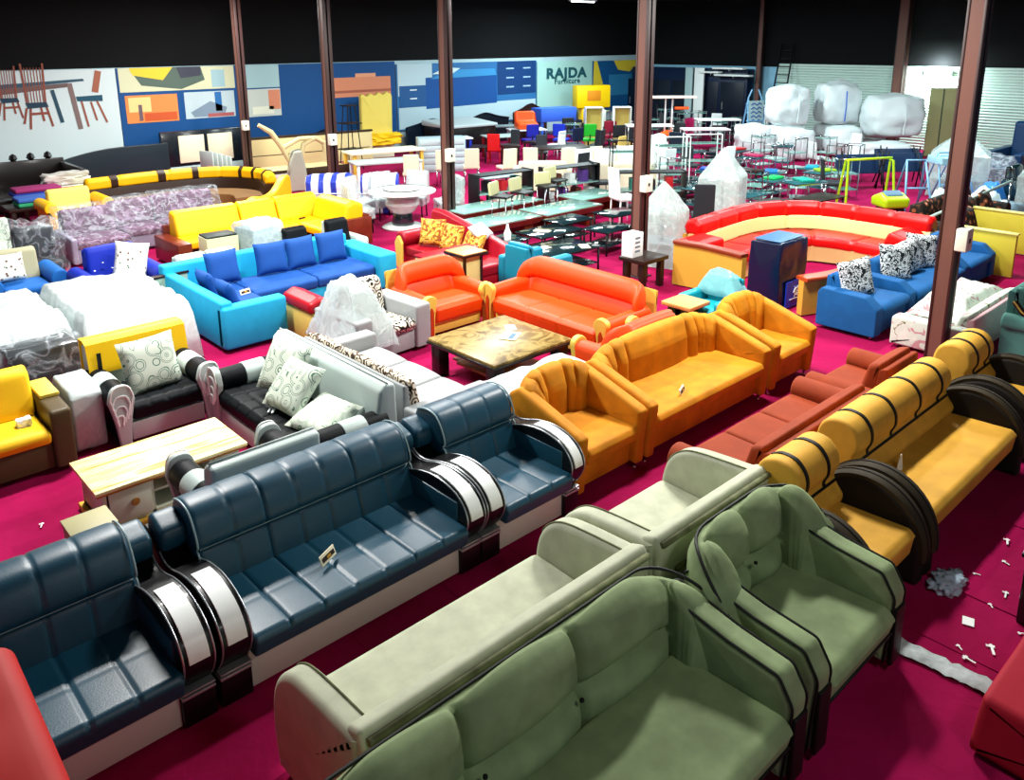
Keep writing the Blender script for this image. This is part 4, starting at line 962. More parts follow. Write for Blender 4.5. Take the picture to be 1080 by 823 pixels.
# left ochre end panel with a brown top rail
mb = MB(); P_ = L_([(10.42, 7.45), (10.48, 7.0), (10.45, 6.6), (10.40, 6.2)]); mb.path([(-.05, .02), (-.05, .68), (.05, .68), (.05, .02)], P_, ds=.06); ep = mb.build('end_panel', OCH, t)
mb = MB(); mb.path(rpoly([(-.085, .68), (-.085, .735), (.085, .735), (.085, .68)], .015), P_, ds=.06); mb.build('panel_rail', mat('red brown rail', '#7c2f16', .4), ep)
mb = MB(); mb.sweep(rpoly([(7.05-6.6, .40), (7.05-6.6, .70), (7.5-6.6, .72), (7.62-6.6, .40)], .06), 10.55-12.2, 11.2-12.2, 'x', endr=.04, ds=.06); mb.build('arm', RED, t, sharp=70)
fr = [tuple(p) for p in smooth_curve(L_([(10.42, 5.30), (11.0, 5.10), (11.8, 5.02), (12.8, 5.00), (13.6, 5.02), (14.2, 5.0)]), 5)]
mb = MB(); mb.path([(-.05, .02), (-.05, .52), (.05, .52), (.05, .02)], fr, ds=.08); fp = mb.build('front_panel', OCH, t)
mb = MB(); mb.path(rpoly([(-.11, .52), (-.11, .575), (.11, .575), (.11, .52)], .02), fr, ds=.08); mb.build('panel_rail', mat('orange brown rail', '#b4481c', .4), fp)
mb = MB(); mb.sweep(rpoly([(-.2, .45), (-.22, .66), (.1, .74), (.2, .5)], .08), 13.3-12.2, 14.2-12.2, 'x', endr=.06, ds=.06)
for v in mb.bm.verts: v.co.y += 5.25-6.6
mb.build('arm', RED, t, sharp=70)
# blue suite with zebra cushions
DEN = mat('denim blue fabric', '#0a5590', .8, sheen=.3, bump=.12, bscale=40, var=.1)
ZEB = ramp_mat('black and white animal print', 'noise', 14, [(0, '#0d1a20'), (.47, '#dfe8ea'), (.60, '#0d1a20')], .8, 2.2, detail=3)
YBD = mat('yellow board', '#c9bd3a', .5)
club('blue_armchair', 'denim blue armchair at the near end of the blue row, with one animal print cushion', 'armchair', (10.14, 11.38, 4.12, 4.92), '-Y', DEN, aw=.2, ah=.56, bh=.74, bt=.18, arm='slope', r=.03, puff=.06, soft=.08, arms=(1, 1))
club('blue_sofa', 'long denim blue sofa behind the dark roof post with three animal print cushions', 'sofa', (11.40, 13.30, 4.08, 4.90), '-Y', DEN, aw=.2, ah=.56, bh=.74, bt=.18, arm='slope', r=.03, puff=.05, soft=.08, arms=(0, 1), ns=1)
club('blue_armchair', 'denim blue armchair at the far end of the blue row beside the yellow board', 'armchair', (13.32, 14.45, 4.08, 4.90), '-Y', DEN, aw=.2, ah=.56, bh=.74, bt=.18, arm='slope', r=.03, puff=.05, soft=.08, arms=(0, 1))
cushion('black and white animal print cushion on the near blue armchair', (10.55, 4.60, .68), ZEB, .54, .52, .15, -.22, -.45, roll=-.12)
for k, (x, r_) in enumerate(((11.75, .15), (12.22, .35), (12.68, .1))):
    cushion('black and white animal print cushion on the long blue sofa, %s' % ['leftmost of the three', 'middle one of the three', 'nearest the dark roof post'][k], (x, 4.58, .68), ZEB, .56, .52, .15, -.3, r_-.6, group='animal print cushions on the blue sofa', roll=(.1, -.2, .15)[k])
t = thing('yellow_board', 'upright yellow board behind the far blue armchair', 'board', (14.62, 4.4, 0))
mb = MB(); mb.box(-.04, .04, -.55, .5, .02, .72, .008); mb.build('board_panel', YBD, t); mb = MB(); mb.box(-.06, .06, -.57, .52, .72, .75, .006); mb.build('board_edge', mat('pale yellow edge', '#e2dc7a', .5), t)
t = thing('yellow_board', 'second yellow board farther back at the right edge', 'board', (16.4, 4.6, 0))
mb = MB(); mb.box(-.04, .04, -.8, .5, .02, .74, .008); mb.build('board_panel', YBD, t); mb = MB(); mb.box(-.06, .06, -.82, .52, .74, .77, .006); mb.build('board_edge', mat('pale yellow edge', '#e2dc7a', .5), t)
# floral quilts and fluted chair
FLO = ramp_mat('pale floral quilt', 'noise', 6, [(0, '#b98a8e'), (.40, '#c9d6c8'), (.56, '#d6dccf'), (.66, '#6f7a55')], .85, 1.5, detail=5, bump=.3)
club('floral_sofa', 'low sofa under pale floral covers beside the dark roof post', 'sofa', (10.15, 12.3, 3.02, 3.92), '+Y', mat('pale pink cloth', '#d9a9ae', .8), seatm=FLO, backm=FLO, armm=FLO, aw=.2, ah=.42, bh=.55, sh=.36)
heap('floral_quilt', 'crumpled white floral quilt heaped on the low sofa beside the roof post', 'quilt', (10.4, 12.1, 3.15, 3.85), .42, .64, FLO, .05, seed=7, drop=1.3)
FLU = mat('fluted grey teal velvet', '#4f8a80', .7, sheen=.5)
t = club('fluted_armchair', 'grey teal fluted armchair with dark carved arm at the right edge', 'armchair', (10.55, 11.8, 1.95, 2.85), '-Y', FLU, aw=.16, ah=.62, bh=.90, bt=.2, nb=6, puff=.05, arm='roll')
mb = MB(); S = smooth_curve([(-.33, .05), (-.36, .4), (-.30, .62), (-.1, .72), (.15, .66), (.3, .8)], 5)
mb.tube([(-.66, p.x, p.y) for p in S], .035, n=8); ca = mb.build('carved_frame', mat('carved dark wood', '#2a120b', .35, coat=.3), t)
mb = MB(); mb.tube([(-.70, p.x, p.y+.015) for p in S], .010); mb.tube([(-.70, -.1+.09*math.cos(q/10*2*PI), .45+.12*math.sin(q/10*2*PI)) for q in range(10)], .010, closed=True); mb.build('gold_line', mat('gold paint', '#c8a54a', .35, metal=.5), ca)
BRF = ramp_mat('dark brown flower print', 'voronoi', 7, [(0, '#d6a68a'), (.18, '#8a4a2a'), (.34, '#1d1712'), (.7, '#4a2c1a')], .8)
club('brown_floral_sofa', 'dark brown flower print sofa with cushions at the right edge', 'sofa', (15.2, 18.2, 5.0, 5.9), '-Y', BRF, aw=.25, ah=.62, bh=.85, ns=3, nb=3, puff=.08, soft=.08, arm='roll')
for k, (x, y) in enumerate(((15.3, 4.85), (16.4, 5.2), (17.3, 5.2))):
    cushion('brown flower print cushion on the brown flower print sofa, %s' % ['leftmost, wrapped in film', 'middle one', 'rightmost one'][k], (x, y, .66), BRF, .6, .55, .25, -.3, .1*k)
# yellow corner sofa
YEL = mat('sun yellow leatherette', '#f0b60a', .45)
t = thing('yellow_corner_sofa', 'sun yellow corner sofa with brown wooden ends behind the cyan corner sofa', 'sofa', (5.0, 13.1, 0))
mb = MB(); mb.box(.15, 3.35, 1.62, 1.72, .04, .60, .01); mb.box(3.28, 3.40, -.05, 1.70, .04, .60, .01); mb.build('back_board', WALN, t)
mb = MB(); mb.box(-.02, .22, .55, 1.65, .04, .46, .01); mb.build('end_board', WALN, t)
mb = MB(); mb.box(2.45, 3.42, -.10, .08, .04, .56, .015); mb.build('end_board', WALN, t)
mb = MB(); mb.box(.22, 3.28, .95, 1.6, .05, .28); mb.box(2.5, 3.28, .08, .95, .05, .28); mb.build('seat_base', DWD, t)
for x0, x1 in ((.25, 1.45), (1.47, 2.2), (2.22, 3.1)):
    mb = MB(); mb.sweep(rpoly([(1.24, .40), (1.40, .82), (1.55, .86), (1.62, .78), (1.62, .40)], .06), x0, x1, 'x', endr=.04, ds=.07, puff=lambda a, p, q: .02); mb.build('back_cushion', YEL, t, sharp=60)
mb = MB(); mb.sweep(rpoly([(2.86, .40), (2.98, .80), (3.12, .86), (3.30, .80), (3.30, .40)], .07), .0, 1.2, 'y', endr=.06, ds=.07, puff=lambda a, p, q: .02); mb.build('back_cushion', YEL, t, sharp=60)
for x0, x1 in ((.24, 1.3), (1.32, 2.4)):
    mb = MB(); mb.sweep(rpoly([(.84, .28), (.83, .40), (.88, .44), (1.4, .44), (1.4, .28)], .04), x0, x1, 'x', endr=.03, ds=.07); mb.build('seat_cushion', YEL, t, sharp=60)
mb = MB(); mb.sweep(rpoly([(2.42, .28), (2.42, .41), (2.48, .44), (2.95, .44), (2.95, .28)], .04), .1, 1.4, 'y', endr=.03, ds=.07); mb.build('seat_cushion', YEL, t, sharp=60)
t = thing('remote_control', 'small dark remote lying on the yellow corner sofa', 'remote', (7.6, 14.2, .45), .3); mb = MB(); mb.box(-.08, .08, -.02, .02, 0, .02, .005); mb.build('remote_body', BLK, t)
# curved yellow and brown sofa
BNL = mat('dark brown leatherette', '#2c1a10', .45)
t = thing('banded_curved_sofa', 'curved yellow and dark brown corner sofa behind the yellow corner sofa', 'sofa', (6.8, 18.0, 0))
def L2(pts): return [(x-6.8, y-18.0) for x, y in pts]
bp2 = [tuple(p) for p in smooth_curve(L2([(5.2, 19.35), (6.6, 19.45), (7.7, 19.3), (8.4, 18.8), (8.7, 18.0), (8.5, 17.2)]), 7)]
mb = MB(); mb.path(rpoly([(-.12, .64), (-.12, .82), (-.03, .90), (.10, .88), (.14, .76), (.12, .64)], .06), bp2, ds=.05, endr=.06, puff=lambda u, y, z: groove(u, [.14, .36, .6, .82], .006, .02)); br = mb.build('back_roll', YEL, t, sharp=70)
P = resample(bp2, .06, False); n_ = len(P)
for u in (.10, .30, .44, .68, .78, .88):
    i = int(u*n_); seg = P[i:i+(3 if u < .6 else 2)+1]
    mb = MB(); mb.path(rpoly([(-.135, .64), (-.135, .83), (-.035, .915), (.11, .895), (.15, .76), (.13, .64)], .06), seg, ds=.06); mb.build('dark_band', BNL, br)
mb = MB(); mb.path(rpoly([(-.2, .38), (-.14, .65), (.06, .65), (.06, .38)], .03), bp2, ds=.08); mb.build('back_panel', BNL, t)
mb = MB(); mb.path([(.08, .03), (.10, .64), (.15, .64), (.15, .03)], bp2, ds=.1); mb.build('back_shell', BNL, t)
in2 = [tuple(p) for p in smooth_curve(L2([(5.2, 18.9), (6.5, 18.98), (7.4, 18.85), (8.0, 18.4), (8.2, 17.9), (8.05, 17.3)]), 6)]
mb = MB(); mb.path(rpoly([(-.34, .05), (-.34, .40), (.30, .42), (.32, .05)], .04), in2, ds=.1); mb.build('seat', mat('tan brown leatherette', '#7a5a34', .5), t)
mb = MB(); S = smooth_curve([(-1.0, .05), (-1.05, .35), (-.95, .55), (-.70, .62), (-.3, .56), (.1, .60), (.5, .82), (.75, .84), (.8, .5), (.8, .05)], 4)
M = Matrix.Translation((8.15-6.8, 16.55-18.0, 0)) @ Matrix.Rotation(.6, 4, 'Z')
mb.sweep([tuple(p) for p in S], -.09, .09, 'y', nx=2, endr=.03, ds=.06, M=M); mb.build('scroll_arm', YEL, t)
# small pieces around
t = thing('speaker_cabinet', 'cream box with dark top before the yellow corner sofa', 'cabinet', (5.35, 12.85, 0), -.05)
mb = MB(); mb.box(-.26, .26, -.2, .2, .02, .72, .01); mb.build('cabinet_body', mat('cream painted wood', '#cfcfa0', .5), t); mb = MB(); mb.box(-.25, .25, -.19, .19, .72, .75, .01); mb.build('cabinet_top', mat('dark green top', '#1d2a26', .5), t)
t = thing('wrapped_box', 'white box in crinkled polythene before the yellow corner sofa', 'box', (5.98, 12.72, 0), .2)
mb = MB(); mb.box(-.28, .28, -.26, .26, .02, .80, .02); mb.build('box_body', mat('pale blue grey box', '#9fb4bd', .5), t)
mb = MB(); mb.sweep(rpoly([(-.29, .01), (-.30, .82), (-.22, .90), (.22, .90), (.29, .82), (.29, .01)], .05), -.32, .32, 'x', endr=.04, ds=.04, puff=lambda a, p, q: .02*noise.fractal(Vector((a*7, p*7, q*7)), 1, 2, 3)); mb.build('film_wrap', WRAP, t, sharp=80)
MNT = mat('mint leatherette', '#b7cdb4', .5)
club('mint_floral_sofa', 'mint sofa with leaf print back behind the cyan corner sofa', 'sofa', (4.2, 5.5, 11.7, 12.35), '-Y', MNT, backm=LEAFP, aw=.18, ah=.45, bh=.66, nb=2, ns=2, r=.06)
club('black_back_armchair', 'armchair with black band over white back behind the blue back cushions', 'armchair', (6.0, 6.75, 11.75, 12.35), '-Y', WTL, backm=NVV, aw=.16, ah=.5, bh=.80, r=.05)
club('black_back_armchair', 'armchair with black and white back beside the right arm of the cyan corner sofa', 'armchair', (6.85, 7.6, 11.85, 12.45), '-Y', WTL, backm=NVV, aw=.16, ah=.5, bh=.80, r=.05)
NAV = mat('royal navy velvet', '#0424a0', .6, sheen=.1)
FLR = ramp_mat('white cushion with small flowers', 'voronoi', 14, [(0, '#8c3a4a'), (.16, '#3d7a5a'), (.24, '#e6e6d8')], .8)
t = club('navy_armchair', 'royal navy armchair with rolled arm and studded back behind the polythene sheet', 'armchair', (3.05, 4.15, 11.75, 12.75), '-Y', NAV, aw=.2, ah=.64, bh=.9, arm='roll', puff=.05)
for k in range(6):
    mb = MB(); mb.lathe([(.001, -.01), (.02, 0), (.001, .01)], (-.3+.12*k, .10, .62+.10*(k % 2)), 6); mb.build('stud', SIL, t)
cushion('white cushion with small flower print on the royal navy armchair', (3.78, 12.25, .72), FLR, .46, .52, .16, -.35, -.25, roll=.2)
t = thing('grey_green_panel', 'grey green side panel before the royal navy armchair', 'panel', (3.88, 11.35, 0), .1); mb = MB(); mb.box(-.35, .35, -.04, .04, 0, .62, .01); mb.build('panel_board', mat('grey green laminate', '#7f9a8a', .5), t); mb = MB(); mb.box(-.37, .37, -.05, .05, .62, .65, .005); mb.build('panel_edge', DWD, t)
SHB = mat('grey beige shell fabric', '#a7a486', .7)
BL2 = mat('bright blue seat fabric', '#0f5fae', .7)
club('shell_back_armchair', 'armchair with beige rounded shell and bright blue seat at the left edge', 'armchair', (2.05, 3.05, 12.85, 13.7), '-Y', SHB, seatm=BL2, armm=BL2, aw=.2, ah=.6, bh=.85, arm='roll')
cushion('brown flower cushion on the beige shell armchair at the left edge', (2.42, 13.25, .66), FLR, .4, .4, .15, -.3)
t = thing('bagged_chair', 'dark chair inside a crinkled clear polythene bag at the left', 'chair', (3.05, 14.35, 0))
mb = MB(); mb.box(-.3, .3, -.3, .3, .05, .45, .06, 3); mb.box(-.3, .3, .12, .3, .45, .95, .06, 3); mb.build('chair_body', mat('dark grey leatherette', '#1a2026', .5), t)
mb = MB(); mb.blob((0, 0, .55), .42, .40, .58, .22, 2.5, 3, 4); mb.build('polythene_bag', WRAPC, t, sharp=120)
mb = MB(); mb.blob((0, 0, .1), .14, .1, .06, .2); o = mb.build('red_cloth', mat('bright red cloth', '#c4101c', .8), None); o.location = (3.1, 13.55, .0); tag(o, 'bright red cloth lump on the floor before the bagged chair', 'cloth')
PUR = ramp_mat('dark purple print', 'noise', 8, [(0, '#3a2338'), (.5, '#5c3a55'), (.62, '#8d7690')], .6, 1.5, const=False)
for k, (r_, l_) in enumerate((((3.75, 4.75, 15.2, 16.3), 'purple print sofa seat wrapped in polythene, leftmost and nearest of the wrapped row'), ((4.78, 5.55, 15.6, 16.6), 'purple print sofa seat wrapped in polythene in the middle of the wrapped row'),
                                   ((5.58, 6.9, 15.7, 16.7), 'wide dark purple sofa back wrapped in polythene beside the curved yellow sofa'))):
    t = club('wrapped_sofa', l_, 'sofa', r_, '-Y', mat('grey violet fabric', '#8f8aa0', .7), backm=PUR, seatm=PUR, aw=.1, ah=.5, bh=.86, bt=.25, arms=(k == 0, k == 2))
    w_, d_ = (r_[1]-r_[0])/2, (r_[3]-r_[2])/2
    mb = MB(); mb.sweep(rpoly([(-d_-.03, .05), (-d_-.03, .50), (d_-.42, .58), (d_-.28, .93), (d_+.02, .93), (d_+.03, .05)], .05), -w_-.02, w_+.02, 'x', endr=.03, ds=.07, puff=lambda a, p, q: .015*noise.fractal(Vector((a*5, p*5, q*5)), 1, 2, 3)); mb.build('film_wrap', WRAPC, t, sharp=80)
club('wrapped_floral_sofa', 'floral sofa under clear polythene at the far left edge', 'sofa', (1.4, 3.3, 15.6, 16.6), '-Y', mat('dark green fabric', '#1c3a2a', .7), backm=LEAFP, seatm=LEAFP, aw=.2, ah=.5, bh=.8, nb=2)
club('dark_green_settee', 'dark green settee before the wrapped floral sofa at the left edge', 'sofa', (1.2, 3.0, 14.5, 15.2), '+Y', mat('dark green fabric', '#1c3a2a', .7), aw=.15, ah=.45, bh=.55)
# red fabric end at the lower left corner and red bench at the lower right corner
REDF = mat('bright red fabric', '#b80c04', .6)
t = thing('red_covered_bench', 'bright red covered upright seat back at the lower left corner before the teal leather armchair', 'bench', (.12, 3.25, 0))
mb = MB(); mb.sweep(rpoly([(-.75, .02), (-.75, 1.12), (.55, 1.22), (.62, 1.15), (.62, .02)], .05), -.6, .36, 'x', endr=.08, ds=.05, puff=lambda a, p, q: .01*noise.noise(Vector((a*4, p*4, q*4)))); mb.build('bench_cover', REDF, t, sharp=60)
mb = MB(); mb.box(-.55, .27, -.4, .5, 0, .1); mb.build('bench_base', DWD, t)
t = thing('red_covered_bench', 'dark red covered bench end at the lower right corner beside the aisle', 'bench', (4.80, .60, 0))
mb = MB(); mb.sweep(rpoly([(-.6, .02), (-.6, .36), (.38, .40), (.42, .02)], .04), -.50, .72, 'x', endr=.05, ds=.07, puff=lambda a, p, q: .01*noise.noise(Vector((a*3, p*3, q*3)))); mb.build('bench_cover', mat('deep crimson cloth', '#9c0a24', .75, bump=.3, bscale=8), t, sharp=60)
mb = MB(); mb.box(-.4, .6, -.5, .35, 0, .1); mb.build('bench_base', DWD, t)
t = thing('dark_cabinet', 'dark cabinet edge standing at the right edge of the front aisle', 'cabinet', (6.35, .85, 0)); mb = MB(); mb.box(-.7, .8, -.5, .32, .0, .5, .02); mb.build('cabinet_body', BLW, t); mb = MB(); mb.box(-.72, .82, -.52, .34, .5, .53, .006); mb.build('cabinet_top', BLW, t)
# litter on the aisle
t = thing('plastic_rag', 'crumpled white and blue plastic rag on the floor beside the small gold armchair', 'litter', (5.72, 1.62, 0))
mb = MB(); mb.blob((0, 0, .035), .17, .10, .05, .5, 3, 5, 4, .3); mb.build('rag_film', wrap_mat('bluish thin plastic', '#b9cfe0', .15), t, sharp=120)
t = thing('paper_scrap', 'small white paper scrap on the aisle carpet, nearest the plastic rag', 'litter', (5.42, 1.38, .012), .3); mb = MB(); mb.box(-.045, .045, -.035, .035, 0, .004); mb.build('scrap', WHT, t)
t = thing('newspaper_strip', 'long crumpled strip of white paper lying below the green tufted armchair', 'litter', (4.86, 1.38, .015), -1.5)
mb = MB(); n_ = 18; R = []
for i in range(n_+1):
    x = -.34+.68*i/n_; zz = .012*abs(math.sin(i*1.7))
    R.append([Vector((x, -.06+.012*math.sin(i), zz)), Vector((x, -.02, zz+.016)), Vector((x, .03, zz+.006)), Vector((x, .065+.01*math.cos(i*2), zz+.01)), Vector((x, .065, zz+.004)), Vector((x, 0, zz)), Vector((x, -.06, zz-.003))])
mb.rings(R); mb.build('paper', mat('newsprint', '#b9c4c4', .8, var=.25, vscale=20), t)
base = None
for k, (x, y, r_, s_) in enumerate(((5.25, 1.18, .5, 1), (5.05, 1.25, 1.4, .8), (5.55, 1.1, 2.2, .5), (5.9, 1.3, .2, .8), (6.3, 1.42, 1.1, .6), (5.12, 1.33, .9, .5), (6.0, 1.52, 1.9, .5), (6.6, 1.5, .3, .9), (5.7, 1.33, .7, .5), (2.75, 3.78, .4, .6), (3.05, 3.85, 1, .5), (2.2, 3.85, .3, .4), (3.5, 3.8, .2, .5), (1.0, 8.9, .3, .6), (1.2, 6.9, 1.2, .7), (1.05, 6.4, .3, .5), (.95, 6.0, .9, .5))):
    if base is None:
        base = thing('paper_scrap', 'tiny torn white scrap lying on the crimson carpet', 'litter', (x, y, .014), r_, 'tiny torn scraps on the carpet')
        mb = MB(); mb.box(-.05, .05, -.008, .008, 0, .004); mb.box(.02, .04, -.02, .03, 0, .004); mb.build('scrap', WHT, base); base.scale = (s_, s_, 1)
    else: dup(base, (x, y, .014), r_, scale=(s_, s_, 1))
# ================================================================== far half of the hall
MBL = mat('mottled white marble', '#d3ddd9', .2, coat=.3, var=.12, vscale=8)
CUW = mat('white wrapped upholstery', '#d9e6e8', .35, bump=.4, bscale=14)
# round dining table
t = thing('round_dining_table', 'round white marble dining table on a bulbous pedestal', 'dining table', (9.72, 13.83, 0))
mb = MB(); mb.lathe([(.001, .745), (.66, .745), (.70, .76), (.70, .785), (.66, .80), (.001, .80)], (0, 0, 0), 36); tp = mb.build('table_top', MBL, t)
mb = MB(); mb.lathe([(.001, .805), (.36, .805), (.38, .815), (.36, .83), (.001, .83)], (0, 0, 0), 32); mb.build('turntable', MBL, tp)
mb = MB(); mb.tube([(.38*math.cos(q/32*2*PI), .38*math.sin(q/32*2*PI), .822) for q in range(32)], .007, closed=True); mb.tube([(.62*math.cos(q/32*2*PI), .62*math.sin(q/32*2*PI), .803) for q in range(32)], .005, closed=True); mb.build('dark_ring', DWD, tp)
mb = MB(); mb.lathe([(.16, .30), (.26, .36), (.36, .50), (.34, .62), (.24, .68), (.22, .745)], (0, 0, 0), 28); mb.build('pedestal_bulb', MBL, t)
mb = MB(); mb.lathe([(.22, .06), (.24, .10), (.20, .30), (.001, .30)], (0, 0, 0), 24); mb.build('pedestal_drum', GLS, t)
mb = MB(); mb.lathe([(.001, 0), (.42, 0), (.44, .03), (.36, .07), (.001, .07)], (0, 0, 0), 28); mb.build('pedestal_base', MBL, t)
def dining_chair(name, label, loc, rz, sm, fm, wrap=None, group=None, hb=.98):
    t = thing(name, label, 'chair', loc, rz, group)
    mb = MB(); mb.sweep(rpoly([(-.22, .42), (-.22, .48), (.20, .48), (.20, .42)], .03), -.22, .22, 'x', endr=.03, ds=.06, puff=lambda a, p, q: .01); mb.build('seat', sm, t, sharp=60)
    mb = MB(); mb.sweep(rpoly([(.18, .50), (.23, hb), (.28, hb), (.24, .44), (.18, .44)], .02), -.20, .20, 'x', endr=.03, ds=.06); mb.build('backrest', sm, t, sharp=60)
    for sx in (-1, 1):
        for sy in (-1, 1):
            mb = MB(); mb.tube([(sx*.18, sy*.18, .43), (sx*.19, sy*.20, 0)], .016); mb.build('leg', fm, t)
    if wrap:
        mb = MB(); mb.sweep(rpoly([(-.25, .30), (-.26, .52), (.12, .56), (.19, hb+.04), (.31, hb+.03), (.29, .30)], .04), -.25, .25, 'x', endr=.03, ds=.05, puff=lambda a, p, q: .014*noise.fractal(Vector((a*8, p*8, q*8)), 1, 2, 3)); mb.build('film_wrap', wrap, t, sharp=80)
    return t
ct = (9.72, 13.83)
c0 = dining_chair('dining_chair', 'white wrapped dining chair at the left of the round marble table', (8.98, 14.35, 0), 1.2+PI/2-.5, CUW, BLK, WRAP, 'wrapped chairs around the round marble table')
for ang, lab in ((118, 'white wrapped dining chair behind the left side of the round marble table'), (78, 'white wrapped dining chair behind the round marble table, left of the middle'), (38, 'white wrapped dining chair behind the round marble table, right of the middle'),
                 (-20, 'white wrapped dining chair beside the brown post at the round marble table')):
    a_ = math.radians(ang); x = ct[0]+1.0*math.cos(a_); y = ct[1]+1.0*math.sin(a_)
    dup(c0, (x, y, 0), a_-PI/2, lab)
a_ = math.radians(165); c0.location = (ct[0]+.92*math.cos(a_), ct[1]+.92*math.sin(a_), 0); c0.rotation_euler = (0, 0, a_-PI/2)
# wrapped bundles with blue stripes
STR = ramp_mat('white film with blue stripes', 'wave', 1.1, [(0, '#dbe4ea'), (.55, '#d9e2ea'), (.62, '#2b3fb4'), (.8, '#2b3fb4')], .4, 1.5, bump=.2, stretch=(1, .6, .12))
for k, (x, y, sx) in enumerate(((9.35, 16.1, .5), (10.2, 15.35, .42))):
    t = thing('wrapped_bundle', ['wide white bundle with blue stripes left of the round marble table', 'narrower white bundle with blue stripes next to the round marble table'][k], 'bundle', (x, y, 0), -.7)
    mb = MB(); mb.sweep(rpoly([(-.25, .02), (-.26, .78), (-.1, .92), (.2, .90), (.26, .7), (.26, .02)], .08), -sx, sx, 'x', endr=.08, ds=.05, puff=lambda a, p, q: .04*noise.fractal(Vector((a*4, p*4, q*4)), 1, 2, 3)); mb.build('striped_film', STR, t, sharp=80)
    mb = MB(); mb.tube([(-sx, -.25, .5), (0, -.29, .52), (sx, -.25, .5)], .01); mb.build('binding_cord', WHT, t)
# long glass topped benches
def bench(label, loc, w, d, rz=0):
    t = thing('glass_top_bench', label, 'table', loc, rz)
    mb = MB(); mb.rings([[Vector((-w/2, -d/2, .30)), Vector((w/2, -d/2, .30)), Vector((w/2, d/2, .30)), Vector((-w/2, d/2, .30))], [Vector((-w/2-.05, -d/2-.05, .42)), Vector((w/2+.05, -d/2-.05, .42)), Vector((w/2+.05, d/2+.05, .42)), Vector((-w/2-.05, d/2+.05, .42))]]); mb.build('table_frame', WALN, t)
    mb = MB(); mb.box(-w/2-.02, w/2+.02, -d/2-.02, d/2+.02, .42, .44, .003); mb.build('glass_top', GLT, t)
    for s in (-1, 1): mb = MB(); mb.box(s*w*.36-.12, s*w*.36+.12, -d*.4, d*.4, 0, .30, .02); mb.build('leg', WALN, t)
    return t
bench('brown wooden bench with pale glass top, nearest behind the maroon day bed', (10.4, 11.6, 0), 1.5, .75)
bench('brown wooden bench with pale glass top, second of the row beside the first', (12.1, 11.55, 0), 1.6, .8)
bench('brown wooden bench with pale glass top, farther left beside the round table post', (11.3, 12.75, 0), 2.2, .7)
bench('brown wooden bench with pale glass top at the far right of the row', (13.6, 12.1, 0), 1.3, .8)
# bar stools standing on the benches' far side
CRS = mat('cream moulded seat', '#cfcf9c', .5)
def stool(label, loc, rz, group=None, h=.74):
    t = thing('bar_stool', label, 'stool', loc, rz, group)
    mb = MB(); mb.sweep(rpoly([(-.19, h-.04), (-.20, h), (.16, h+.01), (.20, h-.02), (.18, h-.04)], .02), -.2, .2, 'x', endr=.04, ds=.05); mb.build('seat', BLK, t)
    mb = MB(); mb.sweep(rpoly([(.16, h+.0), (.19, h+.26), (.22, h+.27), (.20, h)], .01), -.20, .20, 'x', endr=.04, ds=.05); mb.build('backrest', CRS, t, sharp=60)
    for sx in (-1, 1):
        for sy in (-1, 1): mb = MB(); mb.tube([(sx*.15, sy*.14, h-.04), (sx*.19, sy*.18, 0)], .013); mb.build('leg', CHR, t)
    mb = MB(); mb.tube([(-.18, -.17, .25), (.18, -.17, .25), (.18, .17, .25), (-.18, .17, .25)], .009, closed=True); mb.build('foot_ring', CHR, t)
    return t
s0 = stool('bar stool with cream back among the glass top benches, leftmost', (11.0, 12.15, .0), 0.4)
for k, (x, y, r_) in enumerate(((11.62, 12.2, .2), (12.5, 12.35, -.2), (13.2, 12.75, .1))):
    dup(s0, (x, y, 0), r_, ['bar stool with cream back among the glass top benches, second from left', 'bar stool with cream back among the glass top benches, third from left', 'bar stool with cream back among the glass top benches, rightmost'][k])
# black glass tables
def glass_table(label, loc, w, d, h, rz=0, group=None, top=GLS, fm=BLK, name='glass_table'):
    t = thing(name, label, 'table', loc, rz, group)
    mb = MB(); mb.box(-w/2, w/2, -d/2, d/2, h-.012, h, .003); mb.build('glass_top', top, t)
    for sx in (-1, 1):
        for sy in (-1, 1): mb = MB(); mb.tube([(sx*(w/2-.05), sy*(d/2-.05), h-.01), (sx*(w/2-.05), sy*(d/2-.05), 0)], .018); mb.build('leg', fm, t)
    mb = MB(); mb.box(-w/2+.04, w/2-.04, -d/2+.04, d/2-.04, h*.35, h*.35+.01, .002); mb.build('lower_shelf', top, t)
    mb = MB(); mb.tube([(-w/2+.03, -d/2+.03, h-.025), (w/2-.03, -d/2+.03, h-.025), (w/2-.03, d/2-.03, h-.025), (-w/2+.03, d/2-.03, h-.025)], .012, closed=True); mb.build('top_frame', fm, t)
    return t
glass_table('wide black glass coffee table left of the middle roof post', (9.55, 9.15, 0), 1.25, .8, .45, -.05)
glass_table('black glass coffee table behind the wide one, near the glass top benches', (10.35, 10.15, 0), 1.1, .7, .45)
glass_table('small black glass table behind the teal armchair', (9.35, 10.3, 0), .8, .6, .42, .1)
t = thing('white_bottle', 'small white bottle standing on the small black glass table', 'bottle', (9.4, 10.25, .42)); mb = MB(); mb.lathe([(.001, 0), (.06, 0), (.065, .12), (.03, .2), (.02, .27), (.001, .28)], (0, 0, 0), 14); mb.build('bottle_body', WHT, t)
plain_table('dark_side_table', 'small dark square side table in front of the middle roof post', 'side table', (9.98, 7.72, 0), .62, .5, .50, DWD, DWD, .06, .09)
t = thing('white_box', 'white carton with small print on the dark side table beside the roof post', 'carton', (9.85, 7.85, .50)); mb = MB(); mb.box(-.13, .13, -.11, .11, 0, .38, .006); mb.build('carton_body', WHT, t)
mb = MB()
for q in range(4): mb.box(-.07, .05, -.114, -.11, .08+.07*q, .11+.07*q)
mb.build('print_lines', mat('grey print', '#6f7f88', .6), t)
